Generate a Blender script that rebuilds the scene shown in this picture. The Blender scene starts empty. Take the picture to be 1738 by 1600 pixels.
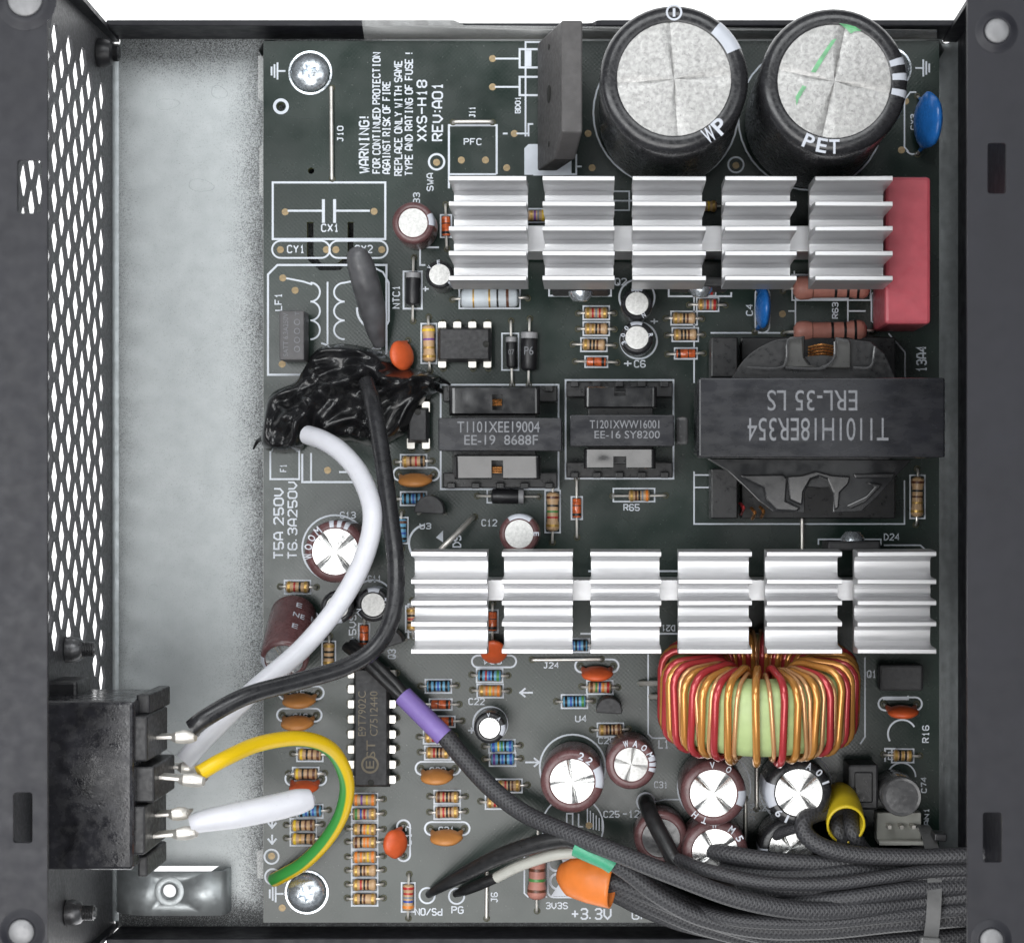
import bpy, bmesh, math, random
from mathutils import Vector, Matrix, noise

SC = bpy.context.scene
COL = SC.collection
rad = math.radians
random.seed(7)

# ---------------------------------------------------------------- camera
# world unit = 1 cm; board top is z = 0; camera stands 40 cm above the board, looking straight down
S, D, NX, NY = 0.01, 40.0, 1015.0, 850.0
cam = bpy.data.cameras.new('camera'); cam_o = bpy.data.objects.new('camera', cam); COL.objects.link(cam_o)
cam_o.location = ((NX-869)*S, -(NY-800)*S, D)
cam.sensor_width = 36.0
cam.lens = 36.0*D/17.38
cam.shift_x = (869-NX)/1738.0
cam.shift_y = (NY-800)/1738.0
cam.clip_start = 1.0; cam.clip_end = 400.0
cam.dof.use_dof = True; cam.dof.focus_distance = 38.6; cam.dof.aperture_fstop = 0.55
SC.camera = cam_o

# ---------------------------------------------------------------- light
w = bpy.data.worlds.new('World'); SC.world = w; w.use_nodes = True
bg = w.node_tree.nodes['Background']
bg.inputs['Color'].default_value = (0.84, 0.92, 1.0, 1); bg.inputs['Strength'].default_value = 0.17

def softbox(name, loc, target, sx, sy, radiance, col=(1, 1, 1)):
    l = bpy.data.lights.new(name, 'AREA'); l.shape = 'RECTANGLE'; l.size = sx; l.size_y = sy
    l.energy = radiance*math.pi*sx*sy; l.color = col
    o = bpy.data.objects.new(name, l); COL.objects.link(o); o.location = loc
    d = Vector(target)-Vector(loc); o.rotation_euler = d.to_track_quat('-Z', 'Y').to_euler()
    return o
softbox('softbox_south', (-7.0, -18.0, 44.0), (-5, -6, 0), 36, 26, 4.8, (1.0, 0.99, 0.98))
softbox('softbox_left', (-25.0, 2.0, 44.0), (0, 0, 0), 18, 40, 5.5, (0.97, 0.99, 1.0))
softbox('softbox_north', (0.0, 29.0, 44.0), (0, 0, 0), 44, 20, 5.0, (0.97, 0.99, 1.0))
softbox('softbox_right', (29.0, 2.0, 44.0), (0, 0, 0), 16, 40, 2.5, (0.97, 0.99, 1.0))

vs = SC.view_settings
vs.view_transform = 'Standard'; vs.look = 'None'; vs.gamma = 1.0; vs.use_curve_mapping = False; vs.exposure = 0.0

# ---------------------------------------------------------------- helpers
def W(px, py, z=0.0):
    f = (D-z)/D
    return Vector(((NX-869)*S+(px-NX)*S*f, -(NY-800)*S-(py-NY)*S*f, z))
def U(n, z=0.0):                      # length of n photo pixels at height z
    return n*S*(D-z)/D

def thing(name, label, cat, loc=(0, 0, 0), rotz=0.0, group=None):
    o = bpy.data.objects.new(name, None); COL.objects.link(o); o.empty_display_size = 0.2
    o.location = loc; o.rotation_euler = (0, 0, rotz)
    o['label'] = label; o['category'] = cat
    if group: o['group'] = group
    return o
def tag(o, label, cat, group=None):
    o['label'] = label; o['category'] = cat
    if group: o['group'] = group
    return o
def link(name, me, mat, parent=None, loc=(0, 0, 0), rot=(0, 0, 0), bevel=0.0):
    o = bpy.data.objects.new(name, me); COL.objects.link(o); o.parent = parent
    o.location = loc; o.rotation_euler = rot
    if mat and not me.materials: me.materials.append(mat)
    elif mat and me.materials[0] is not mat:
        o.material_slots[0].link = 'OBJECT'; o.material_slots[0].material = mat
    if bevel:
        b = o.modifiers.new('bevel', 'BEVEL'); b.width = bevel; b.segments = 2; b.limit_method = 'ANGLE'; b.angle_limit = rad(40)
    return o

class MB:
    def __init__(s): s.v = []; s.f = []; s.uv = []
    def add(s, vs_, fs, M=None, uvs=None):
        b = len(s.v)
        s.v += [tuple(M @ Vector(p)) if M else tuple(p) for p in vs_]
        for i, f in enumerate(fs):
            s.f.append(tuple(b+k for k in f)); s.uv.append(uvs[i] if uvs else None)
        return s
    def box(s, c, size, M=None):
        x, y, z = (k/2 for k in size); cx, cy, cz = c
        vv = [(cx+a*x, cy+b*y, cz+d*z) for d in (-1, 1) for a, b in ((-1, -1), (1, -1), (1, 1), (-1, 1))]
        return s.add(vv, [(3, 2, 1, 0), (4, 5, 6, 7), (0, 1, 5, 4), (1, 2, 6, 5), (2, 3, 7, 6), (3, 0, 4, 7)], M)
    def prism(s, pts, z0, z1, M=None):
        n = len(pts)
        vv = [(p[0], p[1], z0) for p in pts]+[(p[0], p[1], z1) for p in pts]
        a = sum(pts[i][0]*pts[(i+1) % n][1]-pts[(i+1) % n][0]*pts[i][1] for i in range(n))
        fs = [tuple(range(n-1, -1, -1)), tuple(range(n, 2*n))]+[(i, (i+1) % n, n+(i+1) % n, n+i) for i in range(n)]
        if a < 0: fs = [f[::-1] for f in fs]
        return s.add(vv, fs, M)
    def lathe(s, prof, segs=24, M=None, a0=0.0, a1=2*math.pi):
        full = abs(a1-a0-2*math.pi) < 1e-6
        n = segs if full else segs+1; m = len(prof); vv = []; fs = []
        for i in range(n):
            a = a0+(a1-a0)*i/segs; c, q = math.cos(a), math.sin(a)
            vv += [(r*c, r*q, z) for r, z in prof]
        for i in range(segs):
            j = (i+1) % n
            for k in range(m-1):
                if prof[k][0] < 1e-6 and prof[k+1][0] < 1e-6: continue
                if prof[k][0] < 1e-6: fs.append((i*m+k, j*m+k+1, i*m+k+1))
                elif prof[k+1][0] < 1e-6: fs.append((i*m+k, j*m+k, i*m+k+1))
                else: fs.append((i*m+k, j*m+k, j*m+k+1, i*m+k+1))
        return s.add(vv, fs, M)
    def tube(s, pts, r, segs=8, caps=True, closed=False, M=None, flat=1.0, rep=None):
        pts = [Vector(p) for p in pts]; n = len(pts)
        rr = r if isinstance(r, (list, tuple)) else [r]*n
        T = []
        for i in range(n):
            a = pts[(i-1) % n] if (closed or i > 0) else pts[i]
            b = pts[(i+1) % n] if (closed or i < n-1) else pts[i]
            T.append((b-a).normalized())
        up = Vector((0, 0, 1)) if abs(T[0].z) < 0.9 else Vector((1, 0, 0))
        N = (up-T[0]*up.dot(T[0])).normalized(); vv = []; ln = [0.0]
        for i in range(n):
            if i:
                N = (N-T[i]*N.dot(T[i])); N.normalize(); ln.append(ln[-1]+(pts[i]-pts[i-1]).length)
            B = T[i].cross(N)
            for k in range(segs):
                a = 2*math.pi*k/segs
                vv.append(pts[i]+(N*math.cos(a)*flat+B*math.sin(a))*rr[i])
        fs = []; uvs = []
        for i in range(n if closed else n-1):
            j = (i+1) % n
            for k in range(segs):
                l = (k+1) % segs
                fs.append((i*segs+k, i*segs+l, j*segs+l, j*segs+k))
                v0, v1 = k/segs, (k+1)/segs; u0 = ln[i]; u1 = ln[j] if j else ln[i]
                uvs.append([(u0, v0), (u0, v1), (u1, v1), (u1, v0)])
        if caps and not closed:
            fs += [tuple(range(segs-1, -1, -1)), tuple(range((n-1)*segs, n*segs))]
            uvs += [[(0, 0)]*segs, [(0, 0)]*segs]
        return s.add(vv, fs, M, uvs)
    def mesh(s, name, smooth=True, ang=38):
        me = bpy.data.meshes.new(name); me.from_pydata(s.v, [], s.f)
        if any(u for u in s.uv):
            lay = me.uv_layers.new(name='UVMap'); k = 0
            for f, u in zip(s.f, s.uv):
                for q in range(len(f)):
                    lay.data[k].uv = u[q] if u else (0, 0); k += 1
        me.update()
        if smooth:
            me.shade_smooth(); me.set_sharp_from_angle(angle=rad(ang))
        return me
    def build(s, name, mat, parent=None, smooth=True, bevel=0.0, loc=(0, 0, 0), rot=(0, 0, 0), ang=38):
        return link(name, s.mesh(name, smooth, ang), mat, parent, loc, rot, bevel)

def Mx(loc=(0, 0, 0), rz=0.0, rx=0.0, ry=0.0):
    return Matrix.Translation(loc) @ Matrix.Rotation(rz, 4, 'Z') @ Matrix.Rotation(ry, 4, 'Y') @ Matrix.Rotation(rx, 4, 'X')
def spline(pts, n=8):
    P = [Vector(p) for p in pts]; out = []
    P = [P[0]*2-P[1]]+P+[P[-1]*2-P[-2]]
    for i in range(1, len(P)-2):
        for k in range(n):
            t = k/n; a, b, c, d = P[i-1], P[i], P[i+1], P[i+2]
            out.append(0.5*((2*b)+(c-a)*t+(2*a-5*b+4*c-d)*t*t+(3*b-3*c+d-a)*t**3))
    out.append(P[-2]); return out
def plate(outer, holes, z0, z1, name, smooth=False):
    """flat plate with real openings"""
    bm = bmesh.new()
    for loop in [outer]+holes:
        vv = [bm.verts.new((p[0], p[1], z1)) for p in loop]
        for i in range(len(vv)): bm.edges.new((vv[i], vv[(i+1) % len(vv)]))
    bmesh.ops.triangle_fill(bm, use_beauty=True, use_dissolve=False, edges=bm.edges[:])
    for f in bm.faces:
        if f.normal.z < 0: f.normal_flip()
    r = bmesh.ops.extrude_face_region(bm, geom=bm.faces[:])
    bmesh.ops.translate(bm, vec=(0, 0, z0-z1), verts=[g for g in r['geom'] if isinstance(g, bmesh.types.BMVert)])
    bmesh.ops.recalc_face_normals(bm, faces=bm.faces[:])
    me = bpy.data.meshes.new(name); bm.to_mesh(me); bm.free(); return me
def circ(cx, cy, r, n=16, ph=0.0):
    return [(cx+r*math.cos(2*math.pi*i/n+ph), cy+r*math.sin(2*math.pi*i/n+ph)) for i in range(n)]

# monoline board lettering: strokes on a 4 x 6 grid
STROKES = {
 'A': '00 04 16 36 44 40|02 42', 'B': '00 06 36 45 44 33 03|33 42 41 30 00', 'C': '45 36 16 05 01 10 30 41', 'D': '00 06 26 44 42 20 00', 'E': '46 06 00 40|03 33', 'F': '46 06 00|03 33',
 'G': '45 36 16 05 01 10 30 41 43 23', 'H': '00 06|40 46|03 43', 'I': '16 36|26 20|10 30', 'J': '16 46|36 31 20 10 01', 'K': '00 06|46 03 40', 'L': '06 00 40', 'M': '00 06 23 46 40', 'N': '00 06 40 46',
 'O': '10 01 05 16 36 45 41 30 10', 'P': '00 06 36 45 44 33 03', 'Q': '10 01 05 16 36 45 41 30 10|22 40', 'R': '00 06 36 45 44 33 03|23 40', 'S': '45 36 16 05 04 13 33 42 41 30 10 01',
 'T': '06 46|26 20', 'U': '06 01 10 30 41 46', 'V': '06 02 20 42 46', 'W': '06 10 23 30 46', 'X': '06 40|00 46', 'Y': '06 23 46|23 20', 'Z': '06 46 00 40',
 '0': '10 01 05 16 36 45 41 30 10', '1': '14 26 20|10 30', '2': '05 16 36 45 44 00 40', '3': '05 16 36 45 44 33 13|33 42 41 30 10 01', '4': '30 36 02 42', '5': '46 06 03 33 42 41 30 10 01', '6': '45 36 16 05 01 10 30 41 42 33 03',
 '7': '06 46 20', '8': '13 04 05 16 36 45 44 33 13 02 01 10 30 41 42 33', '9': '01 10 30 41 45 36 16 05 04 13 43', '.': '10 11', ':': '21 22|24 25', '-': '03 43', '+': '03 43|21 25', '/': '00 46', '!': '26 22|20 21', ' ': ''}
def stroke_glyphs(txt, wd, ht, pen):
    """polylines of a text fitted into a wd x ht box centred on 0"""
    adv = [(3.2 if c in ' .:!' else 5.6) for c in txt]; tot = sum(adv)-1.6; out = []; x = 0; sx = (wd-pen)/tot; sy = (ht-pen)/6
    for c, a_ in zip(txt, adv):
        for st in STROKES.get(c, '').split('|'):
            if not st: continue
            o_ = -1 if c in '.:!' else 0
            out.append([((x+int(p[0])+o_)*sx-(wd-pen)/2, int(p[1])*sy-(ht-pen)/2) for p in st.split()])
        x += a_
    return out
_fonts = {}
def glyphs(txt, offset=0.0):
    """lettering as flat faces, normalised to a unit box centred on 0"""
    key = (txt, offset)
    if key in _fonts: return _fonts[key]
    c = bpy.data.curves.new('lettering', 'FONT'); c.body = txt; c.size = 1.0; c.resolution_u = 3; c.offset = offset
    c.fill_mode = 'FRONT' if hasattr(c, 'fill_mode') else c.fill_mode
    o = bpy.data.objects.new('lettering', c); COL.objects.link(o)
    bpy.context.view_layer.update()
    me = bpy.data.meshes.new_from_object(o.evaluated_get(bpy.context.evaluated_depsgraph_get()))
    v = [tuple(p.co) for p in me.vertices]; f = [tuple(p.vertices) for p in me.polygons if p.normal.z != 0]
    f = [q if me.polygons[i].normal.z >= 0 else q[::-1] for i, q in enumerate([tuple(p.vertices) for p in me.polygons])]
    x0, x1 = min(p[0] for p in v), max(p[0] for p in v); y0, y1 = min(p[1] for p in v), max(p[1] for p in v)
    v = [((p[0]-x0)/(x1-x0)-.5, (p[1]-y0)/(y1-y0)-.5, 0) for p in v]
    bpy.data.objects.remove(o); bpy.data.curves.remove(c); bpy.data.meshes.remove(me)
    _fonts[key] = (v, f); return v, f
def put_text(mb, txt, loc, wd, ht, rot=0.0, offset=0.0, M=None):
    v, f = glyphs(txt, offset)
    mm = Mx(loc, rot) @ Matrix.Diagonal((wd, ht, 1, 1))
    mb.add(v, f, M @ mm if M else mm)

# ---------------------------------------------------------------- materials
def node_mat(name):
    m = bpy.data.materials.new(name); m.use_nodes = True
    nt = m.node_tree; return m, nt, nt.nodes['Principled BSDF'], nt.nodes, nt.links
def mat(name, col, rough=.5, metal=0.0, var=0.12, vscale=6.0, bump=0.0, bscale=40.0, rvar=0.12, coat=0.0, spec=.5, alpha=1.0, trans=0.0, sss=0.0, stretch=(1, 1, 1), distort=0.0):
    m, nt, b, N, L = node_mat(name)
    tc = N.new('ShaderNodeTexCoord'); mp = N.new('ShaderNodeMapping'); mp.inputs['Scale'].default_value = stretch
    L.new(tc.outputs['Object'], mp.inputs['Vector'])
    n1 = N.new('ShaderNodeTexNoise'); n1.inputs['Scale'].default_value = vscale; n1.inputs['Detail'].default_value = 6; n1.inputs['Distortion'].default_value = distort
    L.new(mp.outputs[0], n1.inputs['Vector'])
    rp = N.new('ShaderNodeValToRGB'); rp.color_ramp.elements[0].position = .3; rp.color_ramp.elements[1].position = .7
    rp.color_ramp.elements[0].color = tuple(max(0, c*(1-var)) for c in col)+(1,); rp.color_ramp.elements[1].color = tuple(min(1, c*(1+var)) for c in col)+(1,)
    L.new(n1.outputs['Fac'], rp.inputs['Fac']); L.new(rp.outputs[0], b.inputs['Base Color'])
    mr = N.new('ShaderNodeMapRange'); mr.inputs['From Min'].default_value = .3; mr.inputs['From Max'].default_value = .7
    mr.inputs['To Min'].default_value = max(.02, rough-rvar); mr.inputs['To Max'].default_value = min(1, rough+rvar)
    n2 = N.new('ShaderNodeTexNoise'); n2.inputs['Scale'].default_value = vscale*2.3; n2.inputs['Detail'].default_value = 4
    L.new(mp.outputs[0], n2.inputs['Vector']); L.new(n2.outputs['Fac'], mr.inputs['Value']); L.new(mr.outputs[0], b.inputs['Roughness'])
    b.inputs['Metallic'].default_value = metal; b.inputs['Specular IOR Level'].default_value = spec
    b.inputs['Coat Weight'].default_value = coat; b.inputs['Coat Roughness'].default_value = .08
    b.inputs['Alpha'].default_value = alpha; b.inputs['Transmission Weight'].default_value = trans
    if sss: b.inputs['Subsurface Weight'].default_value = sss; b.inputs['Subsurface Radius'].default_value = (.05, .05, .05)
    if bump:
        n3 = N.new('ShaderNodeTexNoise'); n3.inputs['Scale'].default_value = bscale; n3.inputs['Detail'].default_value = 3; n3.inputs['Distortion'].default_value = distort
        L.new(mp.outputs[0], n3.inputs['Vector'])
        bp = N.new('ShaderNodeBump'); bp.inputs['Strength'].default_value = bump; bp.inputs['Distance'].default_value = .02
        L.new(n3.outputs['Fac'], bp.inputs['Height']); L.new(bp.outputs[0], b.inputs['Normal'])
    return m

def pcb_mat():
    m, nt, b, N, L = node_mat('solder_mask')
    tc = N.new('ShaderNodeTexCoord')
    n1 = N.new('ShaderNodeTexNoise'); n1.inputs['Scale'].default_value = .5; n1.inputs['Detail'].default_value = 5
    L.new(tc.outputs['Object'], n1.inputs['Vector'])
    rp = N.new('ShaderNodeValToRGB'); rp.color_ramp.elements[0].position = .35; rp.color_ramp.elements[1].position = .7
    rp.color_ramp.elements[0].color = (.004, .013, .009, 1); rp.color_ramp.elements[1].color = (.0075, .0215, .015, 1)
    L.new(n1.outputs['Fac'], rp.inputs['Fac'])
    # dust and flux specks
    n4 = N.new('ShaderNodeTexNoise'); n4.inputs['Scale'].default_value = 26; n4.inputs['Detail'].default_value = 2
    L.new(tc.outputs['Object'], n4.inputs['Vector'])
    gt = N.new('ShaderNodeMapRange'); gt.inputs['From Min'].default_value = .70; gt.inputs['From Max'].default_value = .76
    L.new(n4.outputs['Fac'], gt.inputs['Value'])
    mx = N.new('ShaderNodeMixRGB'); mx.inputs['Color2'].default_value = (.12, .13, .12, 1)
    L.new(gt.outputs[0], mx.inputs['Fac']); L.new(rp.outputs[0], mx.inputs['Color1']); L.new(mx.outputs[0], b.inputs['Base Color'])
    n2 = N.new('ShaderNodeTexNoise'); n2.inputs['Scale'].default_value = 1.3; n2.inputs['Detail'].default_value = 6
    L.new(tc.outputs['Object'], n2.inputs['Vector'])
    mr = N.new('ShaderNodeMapRange'); mr.inputs['From Min'].default_value = .3; mr.inputs['From Max'].default_value = .75
    mr.inputs['To Min'].default_value = .19; mr.inputs['To Max'].default_value = .33
    L.new(n2.outputs['Fac'], mr.inputs['Value']); L.new(mr.outputs[0], b.inputs['Roughness'])
    # hatched copper pour under the mask: a fine square relief
    sp = N.new('ShaderNodeSeparateXYZ'); L.new(tc.outputs['Object'], sp.inputs[0])
    sn = []
    for ax in ('X', 'Y'):
        a = N.new('ShaderNodeMath'); a.operation = 'MULTIPLY'; a.inputs[1].default_value = 2*math.pi/.075
        L.new(sp.outputs[ax], a.inputs[0])
        c = N.new('ShaderNodeMath'); c.operation = 'SINE'; L.new(a.outputs[0], c.inputs[0]); sn.append(c)
    mm = N.new('ShaderNodeMath'); mm.operation = 'MULTIPLY'; L.new(sn[0].outputs[0], mm.inputs[0]); L.new(sn[1].outputs[0], mm.inputs[1])
    bp = N.new('ShaderNodeBump'); bp.inputs['Strength'].default_value = .035; bp.inputs['Distance'].default_value = .006
    L.new(mm.outputs[0], bp.inputs['Height']); L.new(bp.outputs[0], b.inputs['Normal'])
    b.inputs['Specular IOR Level'].default_value = .58
    return m

def steel_floor_mat():
    m, nt, b, N, L = node_mat('galvanised_steel')
    tc = N.new('ShaderNodeTexCoord'); sp = N.new('ShaderNodeSeparateXYZ'); L.new(tc.outputs['Object'], sp.inputs[0])
    def rng(sock, a, c, lo, hi):
        r = N.new('ShaderNodeMapRange'); r.interpolation_type = 'SMOOTHSTEP'
        for k, v in zip(('From Min', 'From Max', 'To Min', 'To Max'), (a, c, lo, hi)): r.inputs[k].default_value = v
        L.new(sock, r.inputs['Value']); return r.outputs[0]
    def mth(op, a, c):
        q = N.new('ShaderNodeMath'); q.operation = op
        for i, k in enumerate((a, c)):
            if isinstance(k, (int, float)): q.inputs[i].default_value = k
            else: L.new(k, q.inputs[i])
        return q.outputs[0]
    d1 = mth('MULTIPLY', rng(sp.outputs['X'], -5.2, -4.1, 0, .27), rng(sp.outputs['X'], -2.4, -2.0, 1, 0))
    d2 = mth('MULTIPLY', rng(sp.outputs['Y'], 6.3, 7.6, 0, .22), rng(sp.outputs['X'], -3.0, -2.4, 1, 0))
    d3 = rng(sp.outputs['Y'], -6.9, -7.75, 0, .32)
    d4 = rng(sp.outputs['X'], -6.35, -6.9, 0, .10)
    dens = mth('MAXIMUM', mth('MAXIMUM', d1, d2), mth('MAXIMUM', d3, d4))
    big = N.new('ShaderNodeTexNoise'); big.inputs['Scale'].default_value = .9; big.inputs['Detail'].default_value = 4
    L.new(tc.outputs['Object'], big.inputs['Vector'])
    dens = mth('ADD', dens, rng(big.outputs['Fac'], .3, .75, -.02, .03))
    sk = N.new('ShaderNodeTexNoise'); sk.inputs['Scale'].default_value = 62; sk.inputs['Detail'].default_value = 3; sk.inputs['Roughness'].default_value = .7
    L.new(tc.outputs['Object'], sk.inputs['Vector'])
    spk = rng(mth('ADD', sk.outputs['Fac'], dens), .56, .86, 0, .95)
    gal = N.new('ShaderNodeTexNoise'); gal.inputs['Scale'].default_value = 3.5; gal.inputs['Detail'].default_value = 8
    L.new(tc.outputs['Object'], gal.inputs['Vector'])
    rp = N.new('ShaderNodeValToRGB'); rp.color_ramp.elements[0].position = .3; rp.color_ramp.elements[1].position = .72
    rp.color_ramp.elements[0].color = (.415, .44, .445, 1); rp.color_ramp.elements[1].color = (.47, .495, .50, 1)
    L.new(gal.outputs['Fac'], rp.inputs['Fac'])
    mx = N.new('ShaderNodeMixRGB'); mx.inputs['Color2'].default_value = (.022, .022, .024, 1)
    L.new(spk, mx.inputs['Fac']); L.new(rp.outputs[0], mx.inputs['Color1']); L.new(mx.outputs[0], b.inputs['Base Color'])
    mt = mth('SUBTRACT', .55, mth('MULTIPLY', spk, .55)); L.new(mt, b.inputs['Metallic'])
    b.inputs['Roughness'].default_value = .48
    bp = N.new('ShaderNodeBump'); bp.inputs['Strength'].default_value = .25; bp.inputs['Distance'].default_value = .01
    L.new(sk.outputs['Fac'], bp.inputs['Height']); L.new(bp.outputs[0], b.inputs['Normal'])
    return m

def foil_mat(name, lo, hi, scale, rough, bump, metal=.9):
    m = mat(name, tuple((a+c)/2 for a, c in zip(lo, hi)), rough, metal, (hi[0]-lo[0])/(hi[0]+lo[0]), scale, bump, scale*3.5, .12, distort=.6)
    return m
def braid_mat(name, col):
    m, nt, b, N, L = node_mat(name)
    uv = N.new('ShaderNodeUVMap'); uv.uv_map = 'UVMap'; sp = N.new('ShaderNodeSeparateXYZ'); L.new(uv.outputs[0], sp.inputs[0])
    def mth(op, a, c=None):
        q = N.new('ShaderNodeMath'); q.operation = op
        for i, k in enumerate((a, c)):
            if k is None: continue
            if isinstance(k, (int, float)): q.inputs[i].default_value = k
            else: L.new(k, q.inputs[i])
        return q.outputs[0]
    u = mth('MULTIPLY', sp.outputs[0], 2*math.pi/.078); v = mth('MULTIPLY', sp.outputs[1], 2*math.pi*9)
    a = mth('SINE', mth('ADD', u, v)); c = mth('SINE', mth('SUBTRACT', u, v))
    h = mth('MAXIMUM', a, c)
    rp = N.new('ShaderNodeMapRange'); rp.inputs['From Min'].default_value = -.6; rp.inputs['From Max'].default_value = 1
    L.new(h, rp.inputs['Value'])
    tc = N.new('ShaderNodeTexCoord'); n = N.new('ShaderNodeTexNoise'); n.inputs['Scale'].default_value = 9; L.new(tc.outputs['Object'], n.inputs['Vector'])
    sp2 = N.new('ShaderNodeTexNoise'); sp2.inputs['Scale'].default_value = 38; L.new(tc.outputs['Object'], sp2.inputs['Vector'])
    fl = N.new('ShaderNodeMapRange'); fl.inputs['From Min'].default_value = .66; fl.inputs['From Max'].default_value = .74; L.new(sp2.outputs['Fac'], fl.inputs['Value'])
    mx = N.new('ShaderNodeMixRGB'); mx.inputs['Color1'].default_value = tuple(k*.68 for k in col)+(1,); mx.inputs['Color2'].default_value = tuple(k*1.25 for k in col)+(1,)
    L.new(mth('MULTIPLY', rp.outputs[0], mth('ADD', n.outputs['Fac'], .4)), mx.inputs['Fac'])
    m2 = N.new('ShaderNodeMixRGB'); m2.inputs['Color2'].default_value = (.16, .16, .17, 1)
    L.new(mth('MULTIPLY', fl.outputs[0], .5), m2.inputs['Fac']); L.new(mx.outputs[0], m2.inputs['Color1'])
    L.new(m2.outputs[0], b.inputs['Base Color']); b.inputs['Roughness'].default_value = .5
    bp = N.new('ShaderNodeBump'); bp.inputs['Strength'].default_value = .35; bp.inputs['Distance'].default_value = .012
    L.new(h, bp.inputs['Height']); L.new(bp.outputs[0], b.inputs['Normal'])
    return m
def stripe_wire_mat(name, c1, c2, v0, v1):
    m, nt, b, N, L = node_mat(name)
    uv = N.new('ShaderNodeUVMap'); uv.uv_map = 'UVMap'; sp = N.new('ShaderNodeSeparateXYZ'); L.new(uv.outputs[0], sp.inputs[0])
    rp = N.new('ShaderNodeValToRGB'); e = rp.color_ramp.elements
    e[0].position = 0; e[0].color = c1+(1,); e[1].position = 1; e[1].color = c1+(1,)
    for p, c in ((v0-.015, c1), (v0+.015, c2), (v1-.015, c2), (v1+.015, c1)):
        q = e.new(p); q.color = c+(1,)
    L.new(sp.outputs[1], rp.inputs['Fac']); L.new(rp.outputs[0], b.inputs['Base Color']); b.inputs['Roughness'].default_value = .35
    return m

K = {}
K['pcb'] = pcb_mat()
K['pcb_edge'] = mat('laminate_edge', (.13, .14, .06), .6)
K['steel'] = steel_floor_mat()
K['plainsteel'] = mat('bare_steel', (.46, .49, .50), .42, .6, .15, 5, .15, 60)
K['paint'] = mat('black_powder_coat', (.011, .011, .0155), .50, 0, .12, 2, .05, 120, .08, spec=.36)
K['silk'] = mat('silkscreen_ink', (.66, .70, .76), .6, 0, .06, 4, rvar=.05)
K['pad'] = mat('bare_copper_pad', (.30, .22, .12), .45, .35, .25, 20)
K['hole'] = mat('drilled_hole', (.012, .012, .010), .7)
K['ring'] = mat('solder_ring', (.055, .055, .028), .45, .2, .3, 30)
K['tin'] = mat('tinned_wire', (.74, .71, .66), .40, .72, .06, 3)
K['alu'] = mat('extruded_aluminium', (.69, .69, .70), .40, .78, .05, 2, .018, 40, .06, stretch=(.3, 3, 3))
K['chrome'] = mat('zinc_screw', (.74, .79, .84), .26, .85, .1, 8)
K['foil_dull'] = foil_mat('mottled_can_top', (.27, .267, .26), (.49, .485, .475), 15, .38, .25, .5)
K['foil_bright'] = foil_mat('bright_can_top', (.60, .60, .59), (.78, .78, .77), 5, .26, .08, .9)
K['foil_matte'] = foil_mat('brushed_can_top', (.42, .42, .41), (.60, .595, .58), 24, .45, .25, .75)
K['sleeve_black'] = mat('black_sleeve', (.020, .020, .022), .26, 0, .25, 7, .03, 12)
K['sleeve_brown'] = mat('maroon_sleeve', (.112, .052, .053), .30, 0, .18, 7, .03, 12)
K['sleeve_print'] = mat('pale_sleeve_print', (.50, .525, .58), .4, 0, .05)
K['plastic_black'] = mat('black_plastic', (.016, .016, .018), .40, 0, .3, 6, .12, 50)
K['ic'] = mat('moulded_epoxy', (.030, .030, .032), .55, 0, .2, 7, .25, 110)
K['ferrite'] = mat('taped_ferrite', (.015, .0155, .019), .27, 0, .25, 1.4, .05, 6, .07, distort=.6, stretch=(1, 2, 1))
K['varnish'] = mat('varnished_bobbin', (.015, .015, .016), .20, 0, .4, 2.0, .10, 3.0, .08, coat=.5, distort=.8)
K['bobbin'] = mat('bobbin_plastic', (.010, .010, .011), .36, 0, .3, 5, .08, 30)
K['goo'] = mat('hardened_black_glue', (.010, .010, .011), .22, 0, .3, 2, 0, 14, .07, coat=.15)
K['red_film'] = mat('red_film_case', (.44, .078, .100), .42, 0, .07, 5, .05, 80)
K['blue_disc'] = mat('blue_epoxy', (.020, .16, .52), .25, 0, .15, 5, .05, 10)
K['orange_disc'] = mat('orange_epoxy', (.62, .105, .030), .42, 0, .12, 6, .08, 25)
K['tan_disc'] = mat('tan_epoxy', (.48, .20, .055), .45, 0, .12, 6, .1, 25)
K['tan'] = mat('tan_resistor', (.53, .345, .19), .38, 0, .15, 12, .05, 25)
K['blue_res'] = mat('blue_resistor', (.14, .37, .56), .35, 0, .15, 12, .05, 25)
K['pink_res'] = mat('salmon_resistor', (.43, .185, .145), .5, 0, .1, 8, .1, 25)
K['grey_res'] = mat('pale_grey_resistor', (.55, .60, .64), .4, 0, .06, 8)
K['diode_glass'] = mat('orange_glass_diode', (.60, .12, .035), .12, 0, .45, 14, coat=.5)
K['white_ins'] = mat('white_insulation', (.64, .645, .69), .38, 0, .03, 5)
K['black_ins'] = mat('black_insulation', (.020, .020, .022), .30, 0, .3, 4, .06, 14)
K['shrink_black'] = mat('black_heatshrink', (.016, .016, .017), .38, 0, .3, 6, .10, 25)
K['shrink_grey'] = mat('dusty_grey_heatshrink', (.075, .075, .080), .42, 0, .3, 4, .15, 14)
K['shrink_purple'] = mat('violet_heatshrink', (.24, .165, .47), .5, 0, .05, 6, .08, 30)
K['shrink_green'] = mat('green_heatshrink', (.055, .33, .19), .45, 0, .06, 6, .08, 30)
K['shrink_orange'] = mat('orange_heatshrink', (.74, .20, .035), .42, 0, .08, 4, .10, 14)
K['shrink_yellow'] = mat('yellow_heatshrink', (.60, .45, .02), .4, 0, .08, 4, .1, 14)
K['braid'] = braid_mat('black_braid', (.038, .038, .042))
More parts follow.
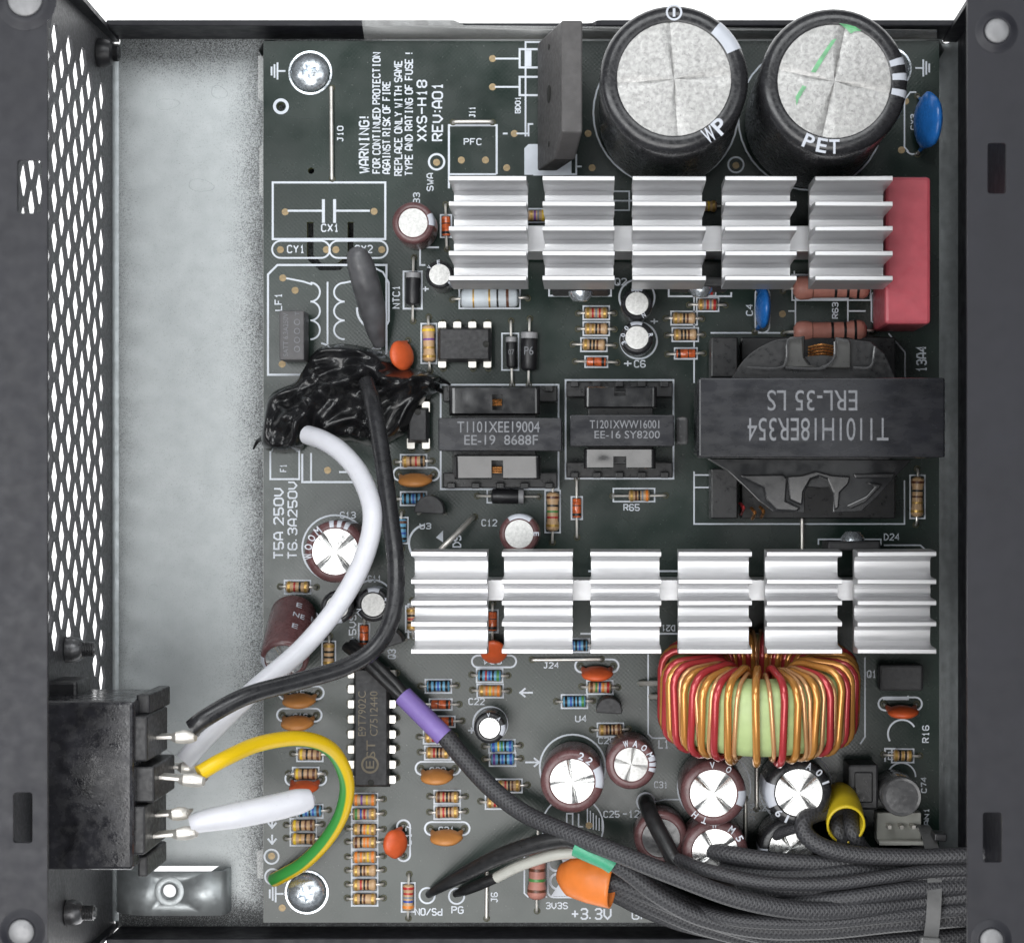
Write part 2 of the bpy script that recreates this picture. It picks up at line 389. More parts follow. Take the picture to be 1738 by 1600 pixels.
K['earth'] = stripe_wire_mat('yellow_green_insulation', (.78, .52, .008), (.05, .32, .06), .25, .52)
K['core'] = mat('pale_green_core', (.37, .47, .21), .45, 0, .08, 5, .06, 20)
K['enamel_red'] = mat('red_enamel_wire', (.42, .040, .046), .22, .30, .10, 1.5, rvar=.04, coat=.4)
K['enamel_amber'] = mat('amber_enamel_wire', (.60, .275, .066), .22, .50, .10, 1.5, rvar=.04, coat=.4)
K['enamel_copper'] = mat('copper_enamel_wire', (.72, .40, .19), .22, .55, .10, 1.5, rvar=.04, coat=.3)
K['clear'] = mat('clear_film', (.90, .91, .90), .25, 0, .03, 3, alpha=.20)
K['ivory'] = mat('ivory_nylon', (.55, .55, .50), .45, 0, .06, 6)
K['smoke'] = mat('grey_translucent_cap', (.07, .07, .072), .2, 0, .2, 6, coat=.3)
K['fuse_grey'] = mat('grey_fuse_case', (.085, .082, .085), .5, 0, .12, 6, .12, 60)
K['tie'] = mat('grey_nylon_tie', (.13, .13, .13), .4, 0, .1, 6)
K['gold_print'] = mat('faint_gold_print', (.14, .115, .075), .5)
K['grey_print'] = mat('grey_print', (.165, .17, .185), .55, 0, .2, 12)
K['white_print'] = mat('white_print', (.70, .73, .78), .55)
K['green_ink'] = mat('green_marker_ink', (.14, .52, .22), .5, 0, .3, 9, alpha=.6)
K['wire_cu'] = mat('copper_wire', (.80, .36, .12), .25, .9, .2, 9)
BAND = {'k': (.010, .010, .010), 'n': (.11, .040, .020), 'r': (.42, .025, .025), 'o': (.75, .22, .03), 'y': (.72, .48, .03),
        'g': (.07, .24, .06), 'b': (.03, .08, .38), 'v': (.17, .06, .28), 'e': (.22, .24, .28), 'w': (.75, .75, .75), 'a': (.48, .30, .08)}
BM = {k: mat('band_'+nm, BAND[k], .4, .5 if k == 'a' else 0, .1) for k, nm in zip('knroygbvewa', ('black', 'brown', 'red', 'orange', 'yellow', 'green', 'blue', 'violet', 'grey', 'white', 'gold'))}

# ================================================================ the setting
m, nt, b_, N_, L_ = node_mat('backlit_acrylic')
tn = N_.new('ShaderNodeTexNoise'); tn.inputs['Scale'].default_value = .3
b_.inputs['Base Color'].default_value = (.8, .8, .8, 1); b_.inputs['Emission Color'].default_value = (1, 1, 1, 1); b_.inputs['Emission Strength'].default_value = 1.0
ZF = -.75                                   # inside of the case floor
mb = MB(); mb.box((0, 0, -1.13), (90, 90, .5)); o = mb.build('light_table', m, smooth=False); o['kind'] = 'structure'

# ================================================================ steel case
case = thing('power_supply_case', 'open black steel power supply case with perforated left wall', 'case', (0, 0, ZF))
XL = W(190, 0, ZF).x; XR = W(1622, 0, ZF).x; YN = W(0, 64, ZF).y; YS = W(0, 1574, ZF).y; ZT = 7.8
def px2(pts, z): return [tuple(W(x, y, z)[:2]) for x, y in pts]
def fpx(pts): return px2(pts, ZF)
def cs(o):                                   # keep case meshes in world coordinates under the case empty
    o.location = (0, 0, -ZF); return o
outer = [(XL, YS), (XR, YS), (XR, YN), (XL, YN)]
holes = [circ(*W(197, 71, ZF)[:2], .075, 14), circ(*W(188, 1566, ZF)[:2], .085, 14), circ(*W(1606, 67, ZF)[:2], .075, 14),
         fpx([(238, 1469), (372, 1469), (356, 1480), (262, 1480)]), circ(*W(288, 1511, ZF)[:2], .15, 18)]
cs(link('floor_panel', plate(outer, holes, ZF-.1, ZF, 'floor_panel'), K['steel'], case))

# perforated side wall: a honeycomb of hexagonal openings, cut to the wall's rectangle
def wall(name, X, perforated, flip):
    a, h, rh = .615, .49, .218
    c2 = (h*h-a*a/4)/(2*h); c1 = h-c2
    cell = []
    base = [(0, c1), (a/2, c2), (a/2, -c2), (0, -c1), (-a/2, -c2), (-a/2, c2)]
    for i in range(6):
        p, q = base[i], base[(i+1) % 6]; cell += [p, ((p[0]+q[0])/2, (p[1]+q[1])/2)]
    hole = [(p[0]*.74, p[1]*.80) for p in cell]
    bm = bmesh.new()
    for i in range(-3, 20):
        z = .14+i*h
        for j in range(-2, 29):
            y = W(0, 167, 0).y-(j-1)*a+(a/2 if i % 2 else 0)
            top = W(0, 150-(z-.3)*13, 0).y; low = W(0, 1175 if z < 1.0 else 1062, 0).y
            op = perforated and .05 < z < 6.9 and low < y < top
            vo = [bm.verts.new((X, y+p[0], z+p[1])) for p in cell]
            if op:
                vi = [bm.verts.new((X, y+p[0], z+p[1])) for p in hole]
                for k in range(12): bm.faces.new((vo[k], vo[(k+1) % 12], vi[(k+1) % 12], vi[k]))
            else: bm.faces.new(vo)
    bmesh.ops.remove_doubles(bm, verts=bm.verts[:], dist=.0005)
    for co, no in (((0, 0, ZT), (0, 0, 1)), ((0, 0, ZF-.1), (0, 0, -1)), ((0, YN, 0), (0, 1, 0)), ((0, YS, 0), (0, -1, 0))):
        bmesh.ops.bisect_plane(bm, geom=bm.verts[:]+bm.edges[:]+bm.faces[:], plane_co=co, plane_no=no, clear_outer=True)
    bmesh.ops.recalc_face_normals(bm, faces=bm.faces[:])
    me = bpy.data.meshes.new(name); bm.to_mesh(me); bm.free()
    o = cs(link(name, me, K['paint_wall'], case))
    s = o.modifiers.new('thickness', 'SOLIDIFY'); s.thickness = .05; s.offset = flip
    return o
K['paint_wall'] = mat('dark_grey_powder_coat', (.070, .070, .075), .42, 0, .12, 8, .18, 90)
wall('perforated_wall', XL-.002, True, 0)
mb = MB(); mb.box((XR+.04, (YN+YS)/2, (ZF-.1+ZT)/2), (.08, YN-YS, ZT-ZF+.1)); cs(mb.build('side_wall', K['paint'], case, smooth=False))
# rolled bare edge where the left wall meets the floor
mb = MB(); n = 120
vv = []; ff = []
for i in range(n+1):
    y = YS+.12+(YN-YS-.24)*i/n
    for k in range(4):
        t = k/3*math.pi/2; vv.append((XL+.12-.12*math.cos(t), y, ZF+.125-.12*math.sin(t)))
for i in range(n):
    for k in range(3): ff.append((i*4+k, (i+1)*4+k, (i+1)*4+k+1, i*4+k+1))
mb.add(vv, [f[::-1] for f in ff]); cs(mb.build('rolled_edge', K['plainsteel'], case))
mb = MB()
vv = []; ff = []
for i in range(n+1):
    y = YS+.12+(YN-YS-.24)*i/n
    for k in range(4):
        t = k/3*math.pi/2; vv.append((XR-.26+.26*math.cos(t), y, ZF+.265-.26*math.sin(t)))
for i in range(n):
    for k in range(3): ff.append((i*4+k, (i+1)*4+k, (i+1)*4+k+1, i*4+k+1))
mb.add(vv, ff); cs(mb.build('rolled_edge', K['plainsteel'], case))

def rr(x0, y0, x1, y1, r, n=4):              # rounded rectangle in pixels
    out = []
    for cx, cy, a in ((x1-r, y1-r, 0), (x0+r, y1-r, 90), (x0+r, y0+r, 180), (x1-r, y0+r, 270)):
        for k in range(n+1):
            t = rad(a+90*k/n); out.append((cx+r*math.cos(t), cy+r*math.sin(t)))
    return out
FW = ZT
K['dull_rivet'] = mat('dull_rivet', (.20, .20, .205), .5, .4, .1, 6)
def flange(name, x_wall, edge, slots):
    pts = []
    xe = W(edge, 0, FW).x; yt = W(0, -40, FW).y; yb = W(0, 1655, FW).y
    o = [(x_wall, yb), (xe, yb), (xe, yt), (x_wall, yt)]
    hs = [px2(rr(*s, 5), FW) for s in slots]
    return cs(link(name, plate(o, hs, FW-.09, FW, name), K['paint'], case, bevel=0))
flange('top_flange', XL-.05, 80, [(29, 272, 71, 362), (22, 1344, 55, 1430)])
flange('top_flange', XR+.09, 1642, [(1676, 243, 1708, 329), (1668, 1378, 1701, 1463)])
# pale discs added for light seen through the flange holes, with dimple rings
for (x, y, r) in ((44, 0, 30), (38, 1580, 22), (1691, 54, 21), (1682, 1594, 20)):
    c = W(x, y, FW); R = U(r, FW)
    mb = MB(); mb.lathe([(R*1.75, .012), (R*1.6, .02), (R*1.35, .045), (R*1.12, .06), (R*1.0, .05)], 28)
    ring = mb.build('dimple', K['paint'], case, loc=(c.x, c.y, FW-ZF-.005))
    mb = MB(); mb.lathe([(R*1.0, .03), (R*.96, .075), (R*.8, .095), (R*.35, .10), (0, .10)], 28)
    mb.build('rivet', K['dull_rivet'], case, loc=(c.x, c.y, FW-ZF-.005))
# end lips folded in from the side walls at both open ends
for (xa, w0, w1, y, s) in ((XL, .13, .42, YN, -1), (XL, .10, .42, YS, 1), (XR, -.22, -.42, YN, -1), (XR, -.22, -.40, YS, 1)):
    mb = MB(); q = [(xa, y, ZF), (xa+w0, y, ZF), (xa+w1, y, ZT), (xa, y, ZT)]
    q2 = [(p[0], p[1]+s*.08, p[2]) for p in q]
    f = [(0, 1, 2, 3), (7, 6, 5, 4), (0, 4, 5, 1), (1, 5, 6, 2), (2, 6, 7, 3), (3, 7, 4, 0)]
    mb.add(q+q2, f); cs(mb.build('end_lip', K['paint'], case, smooth=False))
# low front and rear lips with a stepped top
def lip(name, y, ytop, s, notch):
    x0, x1 = XL+.14, XR-.12; zt = .40; zl = zt-.26
    pr = [(x0, ZF), (x1, ZF), (x1, zt)]
    if notch:
        xa, xb = W(1012, 0, zt).x, W(772, 0, zt).x
        pr += [(xa+.09, zt), (xa, zt-.03), (xa-.08, zl+.03), (xa-.16, zl), (xb+.16, zl), (xb+.08, zl+.03), (xb, zt-.03), (xb-.09, zt)]
    pr += [(x0, zt)]
    k = len(pr); v = [(p[0], y, p[1]) for p in pr]+[(p[0], y+s*.10, p[1]) for p in pr]
    f = [tuple(range(k)), tuple(range(2*k-1, k-1, -1))]+[(i, k+i, k+(i+1) % k, (i+1) % k) for i in range(k)]
    mb = MB(); mb.add(v, f); bm = bmesh.new(); me = mb.mesh(name, False); bm.from_mesh(me); bmesh.ops.recalc_face_normals(bm, faces=bm.faces[:]); bm.to_mesh(me); bm.free()
    cs(link(name, me, K['paint'], case, bevel=.02))
lip('rear_lip', YN-.03, 0, 1, True); lip('front_lip', YS+.03, 0, -1, False)
# raised mounting tab pressed up from the floor
c = W(296, 1508, ZF)
prof = [(-.98, 0), (-.92, .16), (-.62, .42), (-.40, .50), (.62, .50), (.86, .46), (.93, .38), (.95, 0)]
def tab_mesh():
    bm = bmesh.new(); y0, y1 = -.37, .38
    for (xa, za), (xb, zb) in zip(prof[:-1], prof[1:]):
        if za == zb == .50:
            hx, hy = W(288, 1511, ZF+.5).x-c.x, W(288, 1511, ZF+.5).y-c.y
            for loop in ([(xa, y0), (xb, y0), (xb, y1), (xa, y1)], circ(hx, hy, .115, 20)):
                vv = [bm.verts.new((p[0], p[1], za)) for p in loop]
                for i in range(len(vv)): bm.edges.new((vv[i], vv[(i+1) % len(vv)]))
            bmesh.ops.triangle_fill(bm, use_beauty=True, use_dissolve=False, edges=bm.edges[:])
    for (xa, za), (xb, zb) in zip(prof[:-1], prof[1:]):
        if not za == zb == .50:
            bm.faces.new([bm.verts.new(p) for p in ((xa, y0, za), (xb, y0, zb), (xb, y1, zb), (xa, y1, za))])
    bmesh.ops.remove_doubles(bm, verts=bm.verts[:], dist=.001)
    bmesh.ops.recalc_face_normals(bm, faces=bm.faces[:])
    me = bpy.data.meshes.new('mounting_tab'); bm.to_mesh(me); bm.free(); me.shade_smooth(); me.set_sharp_from_angle(angle=rad(20)); return me
tab = link('mounting_tab', tab_mesh(), K['plainsteel'], case, loc=(c.x, c.y, .002)); s = tab.modifiers.new('thickness', 'SOLIDIFY'); s.thickness = .07; s.offset = 0
cc = W(288, 1511, ZF+.5)
mb = MB(); mb.lathe([(.25, .0), (.20, .014), (.15, -.002), (.118, -.05)], 28)
mb.build('pierced_collar', K['plainsteel'], case, loc=(cc.x, cc.y, .548))

K['gunmetal'] = mat('gunmetal', (.16, .16, .165), .35, .7, .2, 8)
def bolt(px, py, z, ln, r, label, mtl, sx=1):
    t = thing('threaded_screw', label, 'screw', (XL+.04, W(px, py, z).y, z), 0, 'screws through the left wall')
    mb = MB(); mb.lathe([(r*1.7, 0), (r*1.75, .10), (r*1.45, .22), (r*1.0, .26)], 20, Mx(ry=math.pi/2)); mb.build('collar', mtl, t)
    mb = MB(); pr = [(r*.8, .22)]
    nn = 7
    for i in range(nn):
        x = .26+(ln-.28)*i/nn; d = (ln-.28)/nn
        pr += [(r*.8, x), (r*1.05, x+d*.35), (r*1.05, x+d*.55), (r*.8, x+d*.95)]
    pr += [(r*.7, ln), (0, ln)]
    mb.lathe(pr, 20, Mx(ry=math.pi/2)); mb.build('thread', mtl, t)
bolt(115, 1102, 2.9, .46, .12, 'dark threaded screw through the left wall above the mains inlet', K['gunmetal'])
bolt(112, 1548, 2.9, .46, .12, 'dark threaded screw through the left wall below the mains inlet', K['gunmetal'])
bolt(170, 90, .55, .36, .14, 'short dark screw end in the upper left corner of the case', K['plastic_black'])

# dried water marks on the floor
K['water'] = mat('dried_water_mark', (.62, .66, .66), .5, 0, .05, 4, alpha=.22)
for x, y, rx, ry, a_ in ((284, 177, 21, 10, 4), (341, 315, 23, 11, -8), (372, 157, 15, 11, -20), (262, 1005, 12, 14, 30), (300, 1252, 26, 32, 0)):
    c_ = W(x, y, ZF); mb = MB(); n_ = 30; vv = []
    for i in range(n_):
        t_ = 2*math.pi*i/n_; q_ = 1+.07*math.sin(3*t_+x)
        for r_ in (.90, 1.0):
            vv.append((rx*S*r_*q_*math.cos(t_), ry*S*r_*q_*math.sin(t_), 0))
    mb.add(vv, [(2*i, 2*i+1, 2*((i+1) % n_)+1, 2*((i+1) % n_)) for i in range(n_)]); mb.build('water_mark', K['water'], case, loc=(c_.x, c_.y, .004), rot=(0, 0, rad(a_)))

# ================================================================ clear film under the board
rows = [(-30, .62), (20, .50), (44, .45), (52, .42), (60, .15), (67, -.185), (120, -.19)]
mb = MB(); vv = []; ff = []; nx = 20
for y, z in rows:
    x0 = 604+(y+30)*.15; x1 = 786 if y < 48 else 1590
    for i in range(nx+1):
        x = x0+(x1-x0)*i/nx; vv.append(tuple(W(x, y, z+.02*math.sin(i*.9+y*.05))))
for j in range(len(rows)-1):
    for i in range(nx): ff.append((j*(nx+1)+i, (j+1)*(nx+1)+i, (j+1)*(nx+1)+i+1, j*(nx+1)+i+1))
mb.add(vv, ff); fo = mb.build('insulating_film', K['clear'], ang=80); sm = fo.modifiers.new('thickness', 'SOLIDIFY'); sm.thickness = .01
tag(fo, 'clear plastic film sticking out over the rear lip of the case', 'film')
me = plate(px2([(438, 95), (470, 95), (470, 1490), (436, 1490), (436, 1445), (446, 1440), (446, 335), (440, 330), (440, 250), (446, 245), (446, 172), (438, 168)], -.2), [], -.215, -.20, 'insulating_sheet')
fo = link('insulating_sheet', me, K['clear']); tag(fo, 'clear insulating sheet peeping out along the left edge of the board', 'film')

# ================================================================ circuit board
board = thing('circuit_board', 'dark green printed circuit board filling the case', 'circuit board')
bo = px2([(447, 1565), (1594, 1565), (1594, 70), (447, 70)], 0)
slot = px2([(521, 377), (532, 377), (532, 433), (547, 447), (573, 447), (590, 432), (590, 377), (600, 377), (600, 437), (577, 459), (543, 459), (521, 440)], 0)
hl = [slot, circ(*W(528, 290)[:2], .055, 14), circ(*W(477, 181)[:2], .065, 14)]
me = plate(bo, hl, -.16, 0, 'board'); me.materials.append(K['pcb']); me.materials.append(K['pcb_edge'])
for p in me.polygons:
    if abs(p.normal.z) < .5: p.material_index = 1
link('board', me, None, board)
for x, y in ((462, 90), (470, 1540), (1580, 90), (1580, 1540), (1000, 1540)):
    c = W(x, y, -.4); mb = MB(); mb.lathe([(.2, -.58), (.2, -.002)], 6); mb.build('standoff', K['plainsteel'], board, loc=(c.x, c.y, -.16))

# --- silkscreen
SK = MB(); _z = [0]
def sz():
    _z[0] += 1; return .004+.0005*(_z[0] % 14)
def sline(x0, y0, x1, y1, w=3.0):
    a, b = W(x0, y0), W(x1, y1); d = (b-a); d.z = 0; l = d.length
    if l < 1e-6: return
    n = Vector((-d.y, d.x, 0))/l*(w*S/2); e = d/l*(w*S/2); z = sz()
    SK.add([(q.x, q.y, z) for q in (a-e-n, b+e-n, b+e+n, a-e+n)], [(0, 1, 2, 3)])
def spath(pts, w=3.0, closed=False):
    """one continuous mitred stroke"""
    P = [W(*p) for p in pts]; n = len(P); z = sz(); vv = []
    for i in range(n):
        a = P[(i-1) % n] if closed or i else P[i]; b = P[(i+1) % n] if closed or i < n-1 else P[i]
        d1 = (P[i]-a); d2 = (b-P[i]); d1 = d1.normalized() if d1.length > 1e-9 else d2.normalized(); d2 = d2.normalized() if d2.length > 1e-9 else d1
        t = (d1+d2); t = t.normalized() if t.length > 1e-6 else d1
        nn = Vector((-t.y, t.x, 0)); k = max(.5, nn.dot(Vector((-d1.y, d1.x, 0))))
        o_ = nn*(w*S/2/k); vv += [(P[i].x+o_.x, P[i].y+o_.y, z), (P[i].x-o_.x, P[i].y-o_.y, z)]
    m_ = n if closed else n-1
    SK.add(vv, [(2*i+1, 2*((i+1) % n)+1, 2*((i+1) % n), 2*i) for i in range(m_)])
def srect(x0, y0, x1, y1, w=3.0): spath([(x0, y0), (x0, y1), (x1, y1), (x1, y0)], w, True)
def sfill(pts): 
    z = sz(); P = [W(*p) for p in pts]; a = sum(P[i].x*P[(i+1) % len(P)].y-P[(i+1) % len(P)].x*P[i].y for i in range(len(P)))
    f = tuple(range(len(P))); SK.add([(p.x, p.y, z) for p in P], [f if a > 0 else f[::-1]])
def sarc(cx, cy, r, a0, a1, w=3.0, ry=None):
    n = max(6, int(abs(a1-a0)/9)); ry = ry or r
    full = abs(abs(a1-a0)-360) < 1e-3
    pts = [(cx+r*math.cos(rad(a0+(a1-a0)*i/n)), cy+ry*math.sin(rad(a0+(a1-a0)*i/n))) for i in range(n if full else n+1)]
    spath(pts, w, full)
def scirc(cx, cy, r, w=3.0, ry=None): sarc(cx, cy, r, 0, 360, w, ry)
def spill(x0, y0, x1, y1, w=3.0):
    r = min(x1-x0, y1-y0)/2; spath(rr(x0, y0, x1, y1, r-.01, 6), w, True)
def stext(t, x0, y0, x1, y1, rot=0, pen=None):
    c = W((x0+x1)/2, (y0+y1)/2); wd, ht = abs(x1-x0), abs(y1-y0)
    if rot in (90, 270): wd, ht = ht, wd
    pen = pen or max(1.9, min(2.9, ht*.155)); a = rad(rot); px, py = (x0+x1)/2, (y0+y1)/2
    global SK
    keep, SK = SK, MB()
    for st in stroke_glyphs(t, wd, ht, pen):
        pts = [(px+u*math.cos(a)-v*math.sin(a), py-(u*math.sin(a)+v*math.cos(a))) for u, v in st]
        if pts[0] == pts[-1]: spath(pts[:-1], pen, True)
        else: spath(pts, pen)
    SK.build('printed_lettering', K['silk'], board, smooth=False); SK = keep
def ground(x, y, s=1):
    sline(x, y, x+12*s, y, 3); sline(x, y-13, x, y+13, 3); sline(x-5*s, y-10, x-5*s, y+10, 3); sline(x-10*s, y-6, x-10*s, y+6, 3)

# rear left lettering
for t, x0, y0, x1, y1 in (('WARNING!', 609, 197, 627, 295), ('FOR CONTINUED PROTECTION', 632, 89, 646, 295), ('AGAINST RISK OF FIRE', 649, 138, 663, 296),
        ('REPLACE ONLY WITH SAME', 669, 103, 683, 299), ('TYPE AND RATING OF FUSE !', 687, 89, 701, 299), ('XXS-H18', 707, 136, 725, 241), ('REV:A01', 733, 140, 752, 240),
        ('J10', 572, 214, 583, 241), ('J11', 796, 181, 807, 200), ('SWA', 724, 294, 736, 325), ('C33', 701, 327, 713, 356), ('LF1', 466, 497, 479, 528),
        ('LIN2', 631, 572, 648, 614), ('NTC1', 666, 484, 679, 524), ('F1', 475, 787, 487, 801), ('T5A 250V', 464, 828, 482, 949), ('T6.3A250V', 488, 817, 505, 949),
        ('BD01', 874, 164, 884, 193), ('CY3', 1545, 194, 1555, 221), ('13A4', 1555, 587, 1573, 632), ('C4', 1266, 516, 1278, 536), ('R63', 1412, 513, 1423, 541),
        ('+5VS', 592, 1042, 605, 1090), ('R16', 1565, 1230, 1577, 1260), ('FAN1', 1568, 1370, 1577, 1411), ('C17', 688, 1400, 699, 1434), ('J6', 833, 1513, 845, 1531),
        ('C74', 1563, 1318, 1573, 1345), ('J15', 1272, 1362, 1281, 1392)):
    stext(t, x0, y0, x1, y1, 90)
for t, x0, y0, x1, y1 in (('PFC', 787, 235, 818, 247), ('CX1', 545, 380, 576, 394), ('CY1', 487, 416, 518, 430), ('CY2', 602, 416, 633, 430), ('C13', 577, 868, 604, 880),
        ('C11', 624, 976, 648, 988), ('U3', 712, 887, 732, 898), ('C12', 817, 881, 844, 893), ('C16', 497, 1210, 523, 1221), ('C15', 492, 1170, 518, 1181), ('C21', 744, 1402, 772, 1413), ('C20', 729, 1301, 757, 1312),
        ('U4', 976, 1213, 996, 1225), ('C22', 795, 1184, 823, 1196), ('J24', 922, 1123, 949, 1134), ('C26', 1015, 1250, 1044, 1262), ('C25', 1024, 1375, 1052, 1387),
        ('-12V', 1056, 1374, 1096, 1387), ('3V3S', 926, 1530, 964, 1542), ('+3.3V', 969, 1540, 1038, 1560), ('GND', 1072, 1545, 1116, 1560), ('Q2', 1043, 472, 1064, 485),
        ('C5', 1074, 480, 1093, 491), ('C6', 1076, 611, 1096, 624), ('R65', 1058, 855, 1086, 867), ('D24', 1500, 905, 1527, 917), ('J22', 827, 1445, 854, 1457), ('PG', 766, 1537, 787, 1550),
        ('L1', 1117, 1254, 1136, 1270), ('C31', 1110, 1325, 1134, 1337), ('C29', 1284, 1362, 1310, 1376), ('Q1', 1471, 1137, 1488, 1150), ('+', 715, 483, 729, 498), ('+', 1103, 538, 1118, 553), ('+', 1058, 609, 1073, 625), ('+', 793, 1230, 808, 1248)):
    stext(t, x0, y0, x1, y1, 0)
for t, x0, y0, x1, y1 in (('PS/ON', 704, 1540, 751, 1553), ('C24', 820, 1116, 852, 1127), ('D21', 1122, 1060, 1146, 1071)):
    stext(t, x0, y0, x1, y1, 180)
stext('D9', 768, 908, 783, 929, 90)
stext('Q3', 658, 1101, 672, 1118, 90)
ground(471, 121); ground(468, 1516); ground(1567, 116, -1)
scirc(477, 181, 11, 5); scirc(741, 275, 13, 3.5); scirc(1249, 280, 13, 3); scirc(461, 1453, 12, 3); scirc(463, 1487, 13, 3)
spath([(762, 320), (762, 213), (843, 213), (843, 296)], 3.5); sline(765, 296, 841, 296)
srect(463, 310, 654, 406, 3.5); sline(490, 358, 548, 358, 3.5); sline(569, 358, 626, 358, 3.5); sline(549, 341, 549, 376, 5); sline(568, 341, 568, 376, 5)
spill(462, 409, 560, 438, 3); spill(559, 409, 658, 438, 3)
spath([(522, 636), (455, 636), (455, 466), (471, 450), (656, 450), (656, 602)], 3.5)
spath([(484, 472), (515, 478), (530, 483)], 3)
for i in range(3):
    sarc(527, 496+32*i, 16, -90, 90, 3, 16); sarc(585, 496+32*i, 18, 90, 270, 3, 16)
sline(556, 480, 556, 583, 3); sline(585, 480, 600, 477); sarc(545, 600, 17, -90, 0, 3)
sarc(640, 525, 34, 100, 185, 3.5); spath([(636, 455), (650, 462), (660, 480), (660, 545), (652, 560)], 3)
srect(685, 461, 716, 524, 3)
srect(459, 765, 508, 813); spath([(513, 770), (513, 818), (620, 818)], 3.5); sline(528, 770, 528, 816); sline(577, 801, 600, 801)
# bridge rectifier outline
spath([(918, 84), (882, 84), (882, 115), (918, 115)], 3.5); spath([(918, 131), (882, 131), (882, 162), (918, 162)], 3.5)
spath([(918, 72), (892, 72), (892, 232)], 3); sline(840, 100, 881, 100); sline(840, 148, 881, 148); sfill([(893, 86), (902, 86), (902, 113), (893, 113)])
spath([(897, 232), (897, 211), (905, 211)], 3); sfill([(897, 245), (920, 245), (970, 270), (970, 297), (890, 297), (890, 252)]); spath([(978, 262), (978, 296), (905, 297)], 3)
sline(878, 227, 897, 227); sline(978, 283, 986, 283); sline(855, 227, 860, 227)
scirc(1130, 192, 123, 3); scirc(1376, 200, 123, 3)
srect(1020, 325, 1068, 357, 2.5); sline(1022, 341, 1073, 341, 2.5)
spath([(932, 485), (932, 502), (1037, 502), (1037, 476), (1042, 476)], 3); spath([(1135, 478), (1135, 503), (1241, 503), (1241, 496)], 3)
spath([(745, 420), (713, 420), (713, 450), (722, 450)], 3); 
# transformers
srect(748, 653, 948, 830, 3); srect(960, 645, 1143, 812, 3)
spath([(1178, 800), (1178, 889), (1535, 889), (1535, 815)], 2.5); spath([(1178, 650), (1178, 503)], 2.5); sline(1178, 806, 1204, 806, 2.5); sline(1178, 827, 1204, 827, 2.5)
spath([(1206, 565), (1350, 565)], 2.5); spath([(1508, 566), (1536, 598), (1536, 640)], 2.5)
spath([(1389, 924), (1389, 915), (1495, 915), (1495, 925)], 2.5); spath([(1500, 925), (1562, 925), (1572, 934)], 2.5)
srect(1350, 507, 1439, 549, 2.5); sline(1339, 528, 1347, 528, 2.5); sline(1442, 528, 1468, 528, 2.5); spath([(1350, 507), (1348, 460)], 2.5); spath([(1350, 549), (1348, 575)], 2.5)
spath([(1487, 490), (1479, 500), (1479, 545), (1488, 552)], 2.5)
spill(1282, 487, 1306, 565, 2.5)
spath([(1542, 258), (1535, 250), (1535, 170), (1545, 157), (1555, 157)], 2.5); sarc(1549, 250, 12, 20, 150, 2.5)
srect(1041, 829, 1111, 851, 2.5)
sline(1000, 969, 1160, 969, 3)
spath([(985, 1075), (1290, 1075)], 3)
sarc(726, 922, 32, 100, 260, 3.5); sfill([(740, 912), (752, 900), (752, 920)])
# arrows
def arrow(x, y, a, l=20):
    c, s_ = math.cos(rad(a)), math.sin(rad(a)); sline(x-c*l/2, y-s_*l/2, x+c*l/2, y+s_*l/2)
    for d in (140, -140):
        k = rad(a+d); sline(x+c*l/2, y+s_*l/2, x+c*l/2+10*math.cos(k), y+s_*l/2+10*math.sin(k))
arrow(893, 1175, 180); arrow(904, 1293, 0, 22); arrow(462, 1424, 90, 14); arrow(462, 1398, 90, 12)
# capacitor outlines
scirc(569, 930, 56); scirc(633, 1018, 34); scirc(500, 1068, 46); scirc(832, 1228, 29); scirc(972, 1302, 56, 3); scirc(1212, 1335, 62, 2.5); scirc(1350, 1335, 62, 2.5); scirc(1081, 505, 30); scirc(1084, 578, 31)
for k in range(7): sline(471+k*3.4, 1034-k*1.4, 471+k*3.4, 1047-k*3, 2.2)
for k in range(6): sline(997+k*5, 1372+k*4, 997+k*5, 1404+k, 2.0)
scirc(972, 1402, 52, 2.5); srect(962, 1380, 972, 1402, 2.5); spath([(982, 1380), (982, 1402), (990, 1402)], 2.5)
spath([(702, 1040), (702, 1084)], 3); spath([(693, 1083), (693, 1025), (702, 1025)], 3)
spath([(1100, 1110), (1100, 1245), (1107, 1252), (1130, 1252)], 2.5); spath([(1468, 1115), (1468, 1250), (1460, 1262)], 2.5)
# output pads
for x, y in ((944, 1464), (947, 1495)): scirc(x, y, 13, 4)
spath(rr(930, 1450, 1010, 1522, 10), 3, True); sfill([(955, 1448), (990, 1450), (1010, 1462), (1010, 1520), (935, 1520), (962, 1480)])
spath([(929, 1426), (900, 1426), (890, 1432), (890, 1515), (896, 1521), (929, 1521)], 2.5)
scirc(725, 1519, 13, 3); scirc(775, 1520, 13, 3); scirc(1096, 1360, 15, 3)
spath([(1110, 1360), (1128, 1356), (1160, 1356)], 2.5); sfill([(1128, 1558), (1152, 1560), (1162, 1566), (1134, 1566)])
sarc(1531, 1245, 24, 150, 330, 3); sarc(1530, 1318, 24, 180, 360, 2.5); spath([(1502, 1292), (1502, 1270), (1520, 1270)], 3); srect(1508, 1276, 1518, 1288, 2)
spath([(1500, 1182), (1500, 1186), (1541, 1186), (1541, 1180)], 3)

